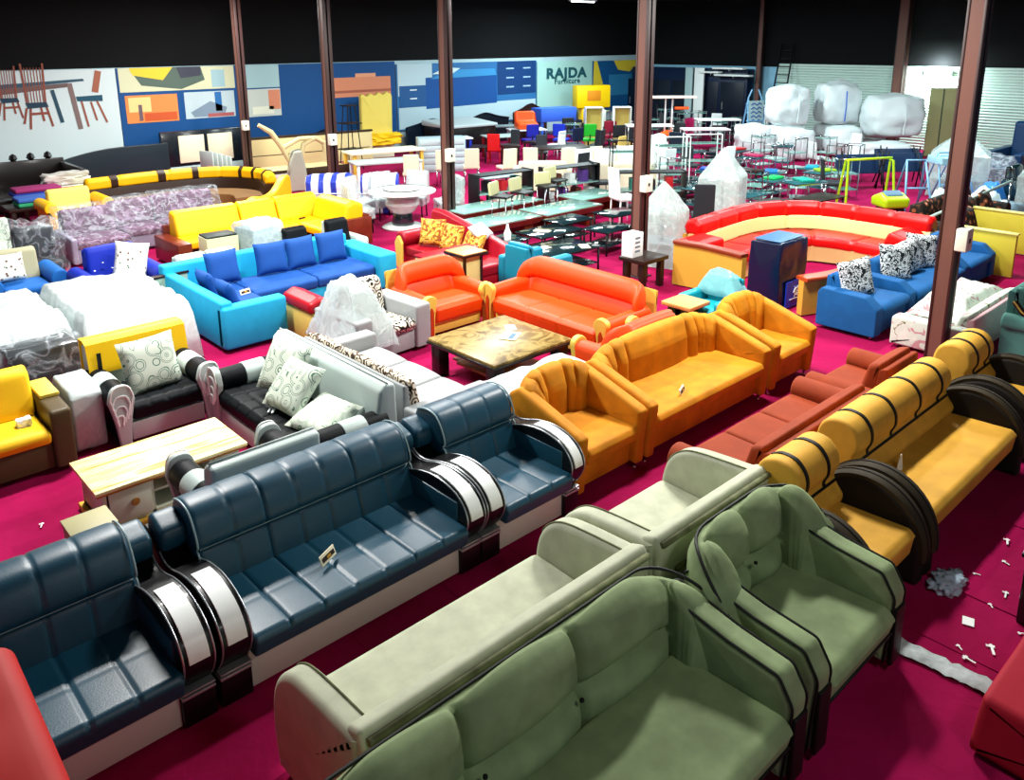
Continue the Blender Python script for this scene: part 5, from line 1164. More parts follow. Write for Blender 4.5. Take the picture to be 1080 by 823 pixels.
for k, (x, y, z, w_) in enumerate(((9.3, 9.3, .45, .3), (9.9, 8.9, .45, .25), (10.2, 10.2, .45, .3))):
    t = thing('glass_ornament', ['folded pale leaflet on the wide black glass table, left', 'folded pale leaflet on the wide black glass table, right', 'pale leaflet on the rear black glass table'][k], 'leaflet', (x, y, z), k); mb = MB(); mb.box(-w_/2, w_/2, -.08, .08, 0, .01, .002); mb.build('leaflet', PAP, t)
# wrapped lanterns (cabinet with pointed film)
def tent(label, loc, rz, w=.72, h=.9, hp=1.45):
    t = thing('wrapped_display', label, 'wrapped cabinet', loc, rz)
    a = w/2
    mb = MB(); mb.box(-a+.03, a-.03, -a+.03, a-.03, 0, .12, .01); mb.build('cabinet_base', DWD, t)
    for sx in (-1, 1):
        for sy in (-1, 1): mb = MB(); mb.box(sx*(a-.04)-.015, sx*(a-.04)+.015, sy*(a-.04)-.015, sy*(a-.04)+.015, .12, h); mb.build('corner_post', SIL, t)
    mb = MB(); mb.box(-a+.05, a-.05, -a+.05, a-.05, .4, .42); mb.box(-a+.05, a-.05, -a+.05, a-.05, .12, .30); mb.build('inner_shelf', mat('grey lacquer', '#6c7f88', .3), t)
    mb = MB(); mb.tube([(0, 0, .42), (0, 0, hp-.05)], .03); mb.build('centre_post', SIL, t)
    mb = MB(); R = []
    def sq(s, z, n=6):
        P = []
        c = [(-s, -s), (s, -s), (s, s), (-s, s)]
        for i in range(4):
            p, q = c[i], c[(i+1) % 4]
            for j in range(n):
                u = j/n; x = p[0]+(q[0]-p[0])*u; y = p[1]+(q[1]-p[1])*u
                nn = .02*noise.fractal(Vector((x*5, y*5, z*4)), 1, 2, 3); P.append(Vector((x*(1+nn*2), y*(1+nn*2), z+nn*.4)))
        return P
    for z in [i/8*h for i in range(9)]: R.append(sq(a, z+.01))
    for k in range(1, 8): u = k/8; R.append(sq(a*(1-u)**.9*1.0+.012, h+(hp-h)*u))
    R.append(sq(.012, hp)); mb.rings(R, cap=False); mb.build('film_wrap', wrap_mat('white mesh film', '#d5e6e2', .55), t, sharp=25)
    return t
tent('cabinet under a pointed white film beside the middle roof post', (11.30, 8.36, 0), .35)
tent('cabinet under a pointed white film behind the red curved sofa', (14.1, 9.0, 0), .35, .80, 1.12, 1.72)
tent('cabinet under a pointed milky film behind the dark right roof post', (22.0, 7.3, 0), .3, 1.3, 1.0, 1.55)
# white upholstered set in the middle distance
CRW = mat('ivory upholstery', '#e4e2c4', .55)
for k, (x, y, w_, r_) in enumerate(((14.9, 14.9, 1.5, -.78), (16.2, 13.4, 1.8, -.78), (17.6, 14.6, 1.2, -.78))):
    club('ivory_sofa', ['ivory sofa facing away behind the bar stools', 'long ivory sofa behind the dark glass tables in mid hall', 'ivory sofa behind the white cushions near the middle roof post'][k], 'sofa', (x-w_/2, x+w_/2, y-.4, y+.4), '+Y', CRW, aw=.14, ah=.6, bh=.8, rz=r_+PI*.5*0)
for k, (x, y, z, r_, w_) in enumerate(((15.6, 14.1, .85, .2, .5), (16.0, 13.75, .85, -.4, .6), (16.45, 13.35, .92, .3, .6), (16.8, 12.95, .85, -.2, .55))):
    cushion('plump white cushion on the ivory sofas, %s' % ['leftmost', 'second from left', 'third from left, standing tallest', 'rightmost'][k], (x, y, z), WHT, w_, .5, .25, -.2, r_-.78)
t = thing('white_covered_chair', 'tall chair under a white cover left of the black frame rack', 'chair', (17.75, 13.45, 0), -.7)
mb = MB(); mb.sweep(rpoly([(-.35, .02), (-.3, .5), (.0, .62), (.12, 1.3), (.28, 1.32), (.34, .02)], .08), -.32, .32, 'x', endr=.08, ds=.06, puff=lambda a, p, q: .04*noise.noise(Vector((a*4, p*4, q*3)))); mb.build('chair_cover', mat('white green tinted cover', '#dcefe6', .5), t, sharp=80)
mb = MB(); mb.box(-.25, .25, -.25, .25, 0, .04); mb.build('chair_base', BLK, t)
# dining rows behind: tables and chairs
c1 = dining_chair('cream_chair', 'cream dining chair in the row left of the brown post, leftmost', (12.4, 17.2, 0), PI-.6, CRW, CHR)
lab = ['second from left', 'third from left', 'fourth from left, beside the post', 'just right of the post', 'sixth from left', 'seventh from left', 'eighth from left', 'last at the right']
for k in range(6):
    dup(c1, (13.6+.66*k, 17.3-.50*k+(.2 if k % 2 else 0), 0), PI-.6+.3*(k % 3-1), 'cream dining chair in the row behind the bar stools, '+lab[k], group='cream dining chairs in a row')
c1['group'] = 'cream dining chairs in a row'
plain_table('white_dining_table', 'long white dining table behind the wrapped chairs', 'dining table', (12.1, 17.9, 0), 1.8, .85, .76, WTL, CUW, .04, .07, rz=-.3)
plain_table('white_dining_table', 'cream topped dining table in front of the yellow draped chair', 'dining table', (13.2, 19.6, 0), 2.2, .9, .78, CRW, mat('yellow wood leg', '#d8b840', .5), .05, .09, rz=-.2)
plain_table('slate_table', 'small slate grey table beside the bar stools', 'table', (12.6, 14.1, 0), .9, .6, .74, mat('blue grey top', '#8fa5ad', .3), BLK, .03, .04, rz=-.2)
plain_table('dark_dining_table', 'dark topped dining table behind the ivory sofas', 'dining table', (17.4, 16.6, 0), 1.6, .9, .76, DWD, DWD, .04, .07, rz=-.5)
plain_table('maroon_table', 'small maroon table with pale top behind the brown post', 'table', (18.2, 20.2, 0), 1.1, .8, .74, WTL, MAR, .04, .08, rz=-.4)
plain_table('white_folding_table', 'white table left of the maroon one near the far wall', 'table', (16.8, 20.8, 0), 1.0, .7, .74, WHT, NAV, .04, .08, rz=-.4)
dining_chair('red_chair', 'red plastic chair leaning by the maroon table', (17.1, 19.2, 0), 2.2, mat('red plastic', '#c4181a', .35), mat('red plastic', '#c4181a', .35))
# pale drawer unit and mirror pieces
t = thing('drawer_unit', 'pale grey slatted drawer unit left of the brown post', 'drawer unit', (15.1, 19.4, 0), -.5)
mb = MB(); mb.box(-.7, .7, -.3, .3, 0, 1.0, .01); mb.build('unit_body', mat('pale blue grey laminate', '#9fb4ba', .4), t)
for q in range(5): mb = MB(); mb.box(-.66, .66, -.32, -.3, .06+.185*q, .22+.185*q, .005); d_ = mb.build('drawer', mat('pale grey drawer', '#b4c6ca', .35), t); mb = MB(); mb.box(-.12, .12, -.335, -.32, .13+.185*q, .15+.185*q); mb.build('handle', SIL, d_)
# yellow draped tall thing
YDR = mat('pale yellow drape', '#e3cf62', .7, bump=.3, bscale=5)
t = thing('draped_mirror', 'tall stand draped in yellow cloth before the far wall', 'stand', (15.4, 23.2, 0), -.2)
mb = MB(); mb.sweep([(-.55, .4), (-.52, 1.95), (-.56, 2.05), (.52, 2.12), (.55, 2.0), (.52, .4)], -.12, .12, 'y', nx=3, endr=.04, ds=.08, puff=lambda a, p, q: .05*math.sin(p*22)); mb.build('yellow_drape', YDR, t, sharp=80)
mb = MB(); mb.blob((0, -.25, .62), .75, .25, .22, .35, 3, 2, 4); mb.build('drape_folds', mat('strong yellow cloth', '#f0c414', .7), t)
mb = MB(); mb.box(-.5, .5, -.2, .2, 0, .42, .01); mb.build('stand_base', CRW, t)
# etagere stool
t = thing('plant_stand', 'tall thin black metal stand before the blue banner', 'stand', (13.3, 21.5, 0)); mb = MB()
for sx in (-1, 1):
    for sy in (-1, 1): mb.tube([(sx*.12, sy*.12, 1.9), (sx*.16, sy*.16, 1.4), (sx*.25, sy*.25, 0)], .018)
mb.build('stand_frame', BLK, t)
for a_, z_ in ((.2, 1.9), (.28, 1.38), (.28, .6)): mb = MB(); mb.box(-a_, a_, -a_, a_, z_, z_+.03, .01); mb.build('stand_shelf', BLK, t)
# cream bedroom pieces by the fourth post
CRB = mat('cream quilted headboard', '#e0cf94', .5)
t = thing('cream_headboard', 'wide cream panelled headboard leaning before the far wall', 'headboard', (12.2, 22.6, 0), -.12)
mb = MB(); mb.box(-1.7, 2.4, -.05, .05, .05, 1.0, .02)
mb.build('headboard_panel', CRB, t)
mb = MB(); mb.box(-1.72, 2.42, -.07, .07, 1.0, 1.06, .01); mb.box(-1.6, 2.3, -.06, -.05, .5, .52); mb.build('top_rail', mat('dark trim', '#3a2a18', .4), t)
mb = MB(); mb.box(-1.6, 2.3, -.07, -.05, .05, .14); mb.build('pink_foot', mat('rosy brown band', '#b0705c', .5), t)
t = thing('cream_bed_base', 'low cream bed base before the wide cream headboard', 'bed', (10.9, 20.6, 0), -.1); mb = MB(); mb.box(-1.4, 1.4, -.5, .6, .06, .40, .03); mb.build('bed_base', CRB, t); mb = MB(); mb.box(-1.42, 1.42, -.53, -.5, .06, .44, .01); mb.build('foot_board', mat('dark trim', '#3a2a18', .4), t)
t = thing('white_label', 'small white label on the cream bed base', 'label', (10.2, 20.06, .2)); mb = MB(); mb.box(-.22, .22, -.01, .0, 0, .16); mb.build('label_card', WHT, t)
t = thing('carved_cream_chair', 'cream carved chair with a raised leg under a grey plastic drape', 'chair', (10.3, 19.3, 0), -.3)
mb = MB(); mb.tube([(-.9, 0, 1.75), (-.6, 0, 1.55), (-.35, 0, 1.15), (-.15, 0, .7)], [.05, .07, .07, .05], 8); mb.tube([(.1, 0, .8), (.2, 0, 1.2), (.5, 0, 1.35), (.75, .1, 1.2), (.8, .1, .7)], .07, 8); mb.tube([(-.3, 0, 1.15), (.1, 0, 1.35), (.5, 0, 1.35)], .06, 8)
mb.build('carved_frame', mat('cream carved wood', '#d8cd96', .45), t)
mb = MB(); mb.sweep(rpoly([(-.28, .0), (-.22, .7), (-.1, 1.05), (.12, 1.08), (.2, .6), (.26, .0)], .08), -.18, .18, 'y', endr=.06, ds=.07, puff=lambda a, p, q: .03*noise.noise(Vector((a*5, p*5, q*3)))); mb.build('plastic_drape', wrap_mat('grey plastic drape', '#aeb4a4', .1), t, sharp=80)
# dark headboard with cream squares
t = thing('dark_headboard', 'black headboard with two cream quilted squares against the blue banner', 'headboard', (9.6, 23.4, 0), -.0)
mb = MB(); mb.box(-1.25, 1.25, -.08, .08, .05, 1.35, .03); mb.build('headboard_panel', mat('blue black lacquer', '#08131d', .25, coat=.4), t)
for x0 in (-.78, .06):
    mb = MB(); mb.box(x0, x0+.74, -.12, -.08, .45, 1.22, .02, 2); mb.build('quilted_square', ramp_mat('quilted cream', 'voronoi', 9, [(0, '#a89a78'), (.12, '#e6dfc0')], .6), t)
mb = MB(); mb.box(-1.1, 1.1, -.12, -.08, .12, .36, .01); mb.build('lower_rail', mat('pale blue board', '#a9c3c4', .4), t)
t = thing('curved_headboard', 'long dark curved headboard before the white banner', 'headboard', (7.1, 23.0, 0), 0)
S = smooth_curve([(-1.55, .75), (-1.2, .92), (-.2, 1.08), (1.3, 1.10)], 6)
mb = MB(); mb.sweep([tuple(p) for p in S]+[(1.3, .2), (-1.55, .2)], -.06, .06, 'y', nx=1, endr=.02, ds=.2); mb.build('headboard_panel', mat('slate wood', '#1f2c34', .35), t)
mb = MB(); mb.box(-1.5, 1.3, -.09, -.06, .2, .36, .01); mb.build('lower_rail', mat('pale blue board', '#a9c3c4', .4), t)
t = thing('black_bed_frame', 'black bed frame along the left end of the white banner', 'bed', (4.0, 22.2, 0)); mb = MB(); mb.box(-1.8, 1.7, .5, .6, 0, 1.0, .02); mb.box(1.6, 1.7, -1.2, .6, 0, .9, .02); mb.box(-1.7, 1.6, -1.2, .5, .1, .35, .02); mb.build('bed_frame', BLW, t)
mb = MB()
for q in range(8): mb.lathe([(.05, 1.0), (.1, 1.05), (.07, 1.14), (.001, 1.18)], (-1.3+.38*q, .55, 0), 8)
mb.build('carved_crest', BLW, t)
# tables heaped with cloth at the far left
t = plain_table('low_brown_table', 'low brown table with folded cloths at the far left', 'table', (5.0, 20.6, 0), 1.8, 1.0, .5, DWD, DWD, .06, .08)
for k, (x, y, c_, z_, w_) in enumerate(((4.5, 20.5, '#2a3aa0', .5, .5), (4.5, 20.5, '#9a2f6a', .59, .46), (4.3, 19.2, '#2f9a6a', .5, .5), (5.3, 20.9, '#d8d3c8', .5, .55), (5.5, 20.3, '#c9d02a', .5, .22), (4.3, 19.2, '#3a62b0', .59, .5), (5.0, 20.3, '#b0604a', .5, .3))):
    nm = ['blue', 'magenta', 'green', 'white', 'lime', 'light blue', 'terracotta'][k]
    mb = MB(); mb.box(-w_, w_, -.28, .28, 0, .085, .03, 3); o = mb.build('folded_cloth', mat('folded cloth '+nm, c_, .8, bump=.5, bscale=9), None); o.location = (x, y, z_); tag(o, 'folded %s cloth on the low tables at the far left' % nm, 'cloth')
plain_table('low_brown_table', 'second low brown table nearer the camera at the far left', 'table', (4.3, 19.2, 0), 1.4, .8, .5, DWD, DWD, .06, .08)
mb = MB(); mb.blob((0, 0, .14), .55, .3, .16, .25, 2, 4, 4); o = mb.build('white_bundle', wrap_mat('milky wrapped cloth', '#d9d6cc', .08), None); o.location = (5.25, 20.95, .585); tag(o, 'rounded white wrapped bundle on top of the folded white cloth', 'bundle')
club('yellow_piece', 'yellow and dark armchair seen behind the wrapped purple row', 'armchair', (4.0, 5.2, 17.6, 18.5), '-Y', mat('pale yellow fabric', '#e2cf6a', .6), armm=YEL, aw=.2, ah=.75, bh=.9, arm='roll')
t = thing('small_magazine_rack', 'pale striped folded rack beside the fifth roof post', 'rack', (9.2, 21.7, 0), .3); mb = MB()
for q in range(5): mb.box(-.35+.15*q, -.30+.15*q, -.25, .25, .4, .95-.05*q, .005)
mb.box(-.4, .35, -.25, .25, .36, .40); mb.box(-.4, -.35, -.25, .25, 0, .4); mb.box(.3, .35, -.25, .25, 0, .4); mb.build('rack_slats', WTL, t)
for k, (x, y, r_) in enumerate(((11.3, 9.6, .1), (12.3, 10.2, -.1), (12.2, 9.3, .05), (11.2, 10.5, 0), (13.2, 9.9, .1))):
    glass_table('black glass coffee table left of the middle post, '+['nearest the post', 'middle of the cluster', 'right rear one', 'beside the benches', 'farthest right one'][k], (x, y, 0), .85, .6, (.45, .5, .4, .48, .55)[k], r_)
# low black display racks full of small boxes
def display(label, loc, rz, w=1.5):
    t = thing('display_rack', label, 'rack', loc, rz)
    for s_ in (-1, 1): mb = MB(); mb.box(s_*w/2-.02, s_*w/2+.02, -.2, .2, 0, .95, .004); mb.build('side_frame', BLK, t)
    for z in (.12, .5, .9): mb = MB(); mb.box(-w/2, w/2, -.2, .2, z, z+.03); mb.build('shelf', GLT if z == .5 else BLK, t)
    return t
BXC = (('#b81c24', 'red'), ('#dfe6e2', 'white'), ('#15181c', 'black'), ('#5a2c1c', 'brown'), ('#2a7a6a', 'green'), ('#5a3a8a', 'violet'))
for k, (x, y, r_) in enumerate(((12.2, 13.5, -.1), (14.0, 13.1, -.15), (14.7, 11.25, -.7))):
    display('black display rack stocked with small boxes, %s' % ['leftmost behind the bar stools', 'middle one behind the benches', 'rightmost near the middle post'][k], (x, y, 0), r_)
    for q in range(7):
        c_, nm = BXC[(q*2+k) % 6]; dx = -.6+.2*q; zz = .53 if q % 2 else .15
        mb = MB(); mb.box(-.08, .08, -.12, .12, 0, .22+.03*(q % 3), .006); o = mb.build('small_box', mat('box '+nm, c_, .5), None)
        o.location = (x+dx*math.cos(r_), y+dx*math.sin(r_), zz); o.rotation_euler = (0, 0, r_); tag(o, '%s box on the %s black display rack, place %s from its left end' % (nm, ['leftmost', 'middle', 'rightmost'][k], ['first', 'second', 'third', 'fourth', 'fifth', 'sixth', 'seventh'][q]), 'box', 'boxes on the black display racks')
# ------------------------------------------------------------------ tall frame racks by the middle post
def rack(label, loc, rz, w=.8, d=.4, h=1.45, m=WHT, shelves=(.3, .75, 1.2), group=None, sm=GLT, name='shelf_rack', r=.016):
    t = thing(name, label, 'rack', loc, rz, group)
    for sx in (-1, 1):
        mb = MB(); mb.tube([(sx*w/2, -d/2, 0), (sx*w/2, -d/2, h), (sx*w/2, d/2, h), (sx*w/2, d/2, 0)], r); mb.build('side_frame', m, t)
    for z in shelves:
        mb = MB(); mb.box(-w/2, w/2, -d/2, d/2, z, z+.02); mb.build('shelf', sm, t)
    mb = MB(); mb.tube([(-w/2, -d/2, h), (w/2, -d/2, h)], r); mb.build('top_rail', m, t)
    return t
rack('white tube rack with glass shelves just right of the middle roof post', (16.9, 12.3, 0), -.7)
rack('second white tube rack farther right of the middle roof post', (17.9, 12.1, 0), -.7, .9)
rack('black frame rack just left of the middle roof post', (15.2, 12.4, 0), -.7, .7, .4, 1.5, BLK)
# glass tables crowd behind the red sofa
g0 = glass_table('glass and chrome table in the crowded lot behind the red curved sofa', (16.2, 9.6, 0), 1.0, .6, .45, 0, 'glass and chrome tables behind the red sofa', mat('bluish glass', '#2f5f66', .08, coat=.5), CHR)
random.seed(11); tray_spots = []
for k, (x, y) in enumerate([(15.6, 10.6), (16.8, 10.9), (18.2, 10.2), (17.2, 8.9), (19.3, 10.9), (18.6, 12.3), (20.3, 12.0), (20.9, 10.6), (15.0, 11.6), (19.6, 9.6), (21.5, 13.3), (19.9, 13.9), (22.4, 12.3)]):
    zs_ = random.uniform(.9, 1.7); tray_spots.append((x, y, .45*zs_-.02))
    dup(g0, (x, y, 0), random.uniform(-.4, .4), scale=(random.uniform(.85, 1.15), 1, zs_))
t0 = rack('chrome tube frame in the crowded lot of glass tables', (16.9, 9.9, 0), .3, .5, .4, .8, CHR, (.2, .5), 'chrome frames among the glass tables')
for k, (x, y) in enumerate([(17.6, 11.3), (18.9, 11.5), (19.2, 8.9), (20.2, 11.3), (21.4, 11.4), (17.9, 9.4), (16.0, 11.6), (20.7, 9.8), (22.9, 13.6), (21.8, 9.9)]):
    dup(t0, (x, y, 0), random.uniform(-.8, .8), scale=(1, 1, random.uniform(.8, 1.4)))
COLR = ['#15b35a', '#1673b8', '#1fa08c', '#b8285a', '#2a58c8', '#8fb82a', '#c4242a', '#1aa0b8']
for k, (x, y, z) in enumerate([tray_spots[q_] for q_ in (2, 4, 3, 6, 5, 9, 10, 7)]):
    nm = ['green', 'blue', 'sea green', 'pink', 'royal blue', 'olive', 'red', 'turquoise'][k]
    mb = MB(); mb.box(-.24, .24, -.16, .16, 0, .06, .02, 2); o = mb.build('plastic_tray', mat('plastic '+nm, COLR[k], .35), None); o.location = (x, y, z+.02); o.rotation_euler = (0, 0, k*.5); tag(o, '%s plastic tray lying among the glass and chrome tables' % nm, 'tray')
# black coffee tables row just behind the red sofa
b0 = glass_table('low black table in the dark row right behind the red curved sofa', (15.3, 8.6, 0), 1.1, .6, .5, -.1, 'low black tables behind the red sofa', mat('dark slate top', '#2e2b26', .3), BLK)
for x, y in ((16.6, 8.2),): dup(b0, (x, y, 0), -.1)
# exercise frames
LIM = mat('lime green metal', '#b6e018', .35)
t = thing('exercise_frame', 'lime green tube frame standing behind the red curved sofa', 'frame', (18.3, 7.95, 0), -.75)
for sx in (-1, 1): mb = MB(); mb.tube([(sx*.55, -.28, 0), (sx*.50, -.1, 1.15), (sx*.50, .05, 1.15), (sx*.55, .28, 0)], .028, 8); mb.build('side_frame', LIM, t)
mb = MB(); mb.tube([(-.5, -.02, 1.15), (.5, -.02, 1.2)], .028, 8); mb.build('top_rail', LIM, t)
t = thing('plastic_chair', 'small lime and grey plastic seat at the foot of the lime green frame', 'seat', (17.6, 7.1, 0), -.6); mb = MB(); mb.sweep(rpoly([(-.25, .3), (-.28, .5), (.0, .62), (.3, .5), (.28, .3)], .08), -.3, .3, 'x', endr=.08, ds=.06); mb.build('seat_shell', LIM, t, sharp=60); mb = MB(); mb.box(-.2, .2, -.2, .2, .0, .3); mb.build('seat_base', BLK, t)
mb = MB(); mb.sweep(rpoly([(-.2, .52), (.0, .63), (.2, .53), (.2, .5)], .05), -.2, .2, 'x', endr=.04, ds=.06)
for v in mb.bm.verts: v.co.z += .03
mb.build('seat_pad', mat('grey blue pad', '#5a7c96', .5), t)
PBL = mat('pale blue metal', '#7fb2d8', .35)
for k, (x, y, s_) in enumerate(((19.0, 7.2, 1.0), (19.9, 6.9, 1.1), (20.6, 6.9, 1.0))):
    t = thing('folding_stand', 'pale blue folding stand %s' % ['just right of the lime green frame', 'in the middle of the blue stands', 'nearest the dark right roof post'][k], 'stand', (x, y, 0), -.8+.2*k)
    for sx in (-1, 1): mb = MB(); mb.tube([(sx*.3, -.4*s_, 0), (sx*.2, .0, 1.15*s_), (sx*.3, .4*s_, 0)], .025, 6); mb.build('side_frame', PBL, t)
    mb = MB(); mb.tube([(-.25, -.2, .55), (.25, -.2, .55)], .02); mb.tube([(-.2, 0, 1.15*s_), (.2, 0, 1.15*s_)], .02); mb.build('cross_bar', PBL, t)
    if k == 1: mb = MB(); mb.sweep(rpoly([(-.3, 1.0), (-.25, 1.18), (.25, 1.2), (.3, 1.0)], .05), -.3, .3, 'x', endr=.05, ds=.08); mb.build('stand_cover', wrap_mat('blue tinted film', '#9fd0e0', .3), t, sharp=60)
for k, (x, y, z, c_, nm) in enumerate(((19.3, 6.5, .02, '#b8cfc4', 'pale green'), (18.6, 5.9, .02, '#8fb3c0', 'blue grey'), (20.8, 6.2, .02, '#2f7fd0', 'bright blue'), (19.9, 6.0, .02, '#dfeaea', 'white'), (18.9, 5.2, .02, '#7f99a8', 'slate'))):
    heap('plastic_sheet', '%s crumpled plastic sheet in the pile left of the dark right roof post' % nm, 'sheet', (x-.45, x+.45, y-.36, y+.36), .05, .5, mat('plastic sheet '+nm, c_, .35, bump=.4, bscale=5), .10, 14, 14, seed=k+3)
t = thing('long_pole', 'long pale pole lying across the end of the red curved sofa', 'pole', (16.2, 5.2, .0)); mb = MB(); mb.tube([(-1.5, .3, .62), (2.2, -.1, 1.0)], .03, 8); mb.build('pole_tube', mat('pale green tube', '#a8c4b4', .4), t); mb = MB(); mb.tube([(2.2, -.1, 0), (2.2, -.1, 1.0)], .02); mb.tube([(-1.5, .3, 0), (-1.5, .3, .62)], .02); mb.build('pole_prop', CHR, t)
# dark folding tables before the sacks
for k, (x, y) in enumerate(((20.6, 9.1), (21.6, 8.5), (22.4, 8.9))):
    t = thing('folded_table', 'dark folded table leaning in the row before the white sacks, %s' % ['leftmost', 'middle one', 'rightmost'][k], 'table', (x, y, 0), -.7); mb = MB(); mb.box(-.6, .6, -.03, .03, .45, .95, .01, M=Matrix.Rotation(-.3, 4, 'X')); mb.build('table_top', mat('navy laminate', '#142846', .35), t)
    for sx in (-1, 1): mb = MB(); mb.tube([(sx*.55, -.2, 0), (sx*.45, .25, 1.0)], .02); mb.tube([(sx*.55, .3, 0), (sx*.45, -.1, 1.0)], .02); mb.build('leg', BLK, t)
# white sacks
SACK = mat('white woven sack', '#e2ecec', .6, bump=.35, bscale=10)
SCB = mat('blue stitching', '#3a6fd0', .5)
sk = [(25.9, 14.2, .0, .70, .65, .50), (27.4, 13.2, .0, .70, .65, .50), (26.2, 12.3, .0, .6, .55, .52), (24.6, 13.1, .0, .6, .55, .5), (25.9, 14.2, .90, .72, .72, .70), (27.4, 13.2, .90, .75, .75, .74), (27.6, 11.4, .62, .98, .90, .70), (24.3, 14.5, .0, .6, .55, .55), (25.9, 10.8, .0, .8, .6, .34)]
for k, (x, y, z, a, b_, c_) in enumerate(sk):
    t = thing('stuffed_sack', 'stuffed white woven sack, ' + ['lower left of the stack below the tallest', 'lower middle of the stack', 'front sack half hidden by folded tables', 'small front sack at the left', 'tall upper sack nearest the ladder', 'tall upper sack with blue stitching in the middle', 'widest rounded sack at the right of the pile', 'leftmost low sack beside the blue stool', 'flat sack slumped before the widest one'][k], 'sack', (x, y, z+.0), -.75+.12*math.sin(k*2))
    mb = MB(); mb.blob((0, 0, c_), a, b_, c_*1.08, .13, 1.7, k, 4, .5)
    for v in mb.bm.verts: v.co.z = max(0, v.co.z)
    s_ = mb.build('sack_body', SACK, t, sharp=120)
    mb = MB(); mb.tube([(math.cos(2.2)*a*1.0, -b_*.98+.0*q, c_*(.3+.16*q)) if False else (.1*a, -b_*(1.02-.02*abs(q-4)), c_*(.25+.17*q)) for q in range(9)], .02); mb.build('seam', SCB if k == 5 else SACK, t)
# ladder
t = thing('ladder', 'black ladder leaning against the pale shutter beside the pilaster post', 'ladder', (29.5, 16.5, 0))
for s_ in (-1, 1): mb = MB(); mb.tube([(-.5, s_*(.30), 0), (.3, s_*.24, 3.6)], .03); mb.build('stile', BLK, t)
for q in range(11): mb = MB(); z = .35+.3*q; mb.tube([(-.5+.8*z/3.6, -.28, z), (-.5+.8*z/3.6, .28, z)], .018); mb.build('rung', BLK, t)
# step stool, pallets, cabinets on the right wall
t = thing('step_ladder', 'pale blue step ladder with written side before the sacks', 'ladder', (27.2, 16.2, 0), -.6)
for sx in (-1, 1): mb = MB(); mb.tube([(sx*.35, -.3, 0), (sx*.25, .05, 1.7), (sx*.12, .05, 2.0)], .03); mb.tube([(sx*.35, .4, 0), (sx*.25, .08, 1.6)], .03); mb.build('side_frame', PBL, t)
for q in range(5): mb = MB(); z = .25+.3*q; mb.box(-.3, .3, -.28+.06*q, -.1+.06*q, z, z+.04); mb.build('step', PBL, t)
mb = MB(); mb.box(-.28, .28, -.12, -.09, .7, 1.6); mb.build('side_board', mat('pale blue board', '#a9c3d4', .4), t)
mb = MB()
for q in range(5): mb.tube([(-.2, -.13, .85+.15*q), (-.1, -.13, .92+.15*q), (.02, -.13, .84+.15*q), (.1, -.13, .93+.15*q), (.2, -.13, .86+.15*q)], .018)
mb.build('blue_scrawl', mat('blue paint', '#1c56b0', .5), t)
t = thing('upright_carton', 'tall khaki carton standing against the pale shutter', 'carton', (28.95, 10.35, 0), .35); mb = MB(); mb.box(-.45, .45, -.40, .40, 0, 2.2, .02); mb.build('carton_body', mat('khaki carton', '#9c9a6a', .7), t); mb = MB(); mb.box(-.46, .46, -.02, .02, 0, 2.21); mb.build('tape', mat('dark carton side', '#3a4a3a', .6), t)
WNV = mat('navy leather', '#0d2d50', .35)
club('wrapped_navy_sofa', 'navy sofa stood before the pale shutter under thin plastic', 'sofa', (24.4, 26.6, 6.6, 7.6), '-X', WNV, aw=.2, ah=.8, bh=1.5, bt=.35)
heap('plastic_sheet', 'thin clear plastic sheet heaped before the navy sofa at the right wall', 'sheet', (22.9, 24.2, 6.3, 7.5), .05, .8, WRAPC, .12, 18, 18, seed=12)
club('dark_wrapped_armchair', 'dark armchair in clear plastic at the right edge', 'armchair', (21.2, 22.2, 5.3, 6.1), '-Y', GLS, aw=.2, ah=.6, bh=.9)
tent('cabinet under a pointed milky film at the right edge', (20.3, 4.9, 0), .2, 1.1, .9, 1.4)
plain_table('wooden_desk', 'dark office desk stacked before the dark shelves', 'desk', (20.4, 22.3, 0), 1.4, .7, .76, mat('grey desk top', '#7d8a8c', .4), DWD, .04, .06, rz=-.6)
# folding tables white with pink
for k, (x, y, h_) in enumerate(((22.6, 15.2, 1.0), (24.8, 16.2, 1.1), (21.5, 16.6, 1.1))):
    plain_table('folding_table', 'white folding table %s' % ['with a pinkish top in front of the dark shelves', 'standing highest behind the pinkish one', 'left of the orange topped stand'][k], 'table', (x, y, 0), 1.5, .7, h_, mat('white pink laminate', '#e6d3da', .4) if k == 0 else WHT, CHR, .04, .03, rz=-.75)
# orange wheel stand
ORP = mat('orange plastic', '#f0561a', .4)
t = thing('orange_stand', 'tall stand with white top and orange brackets before the dark shelves', 'stand', (23.6, 17.4, 0), -.7)
mb = MB(); mb.box(-.9, .9, -.3, .3, 1.82, 1.88, .01); mb.build('stand_top', mat('orange edged white top', '#f0d0c0', .4), t)
for s_ in (-.12, .12): mb = MB(); mb.tube([(s_, 0, .5), (s_, 0, 1.82)], .03); mb.build('pole', WHT, t)
mb = MB(); mb.box(-1.0, -.6, -.1, .1, 1.5, 1.62, .03); mb.build('bracket', ORP, t); mb = MB(); mb.box(.2, .7, -.1, .1, 1.42, 1.52, .03); mb.build('bracket', ORP, t)
mb = MB(); mb.lathe([(.001, .5), (.3, .5), (.32, .58), (.1, .7), (.001, .7)], (0, 0, 0), 14); mb.build('hub', ORP, t)
mb = MB(); mb.box(-.6, .6, -.4, .4, 0, .06, .02); mb.tube([(0, 0, .06), (0, 0, .5)], .05); mb.build('stand_base', WHT, t)
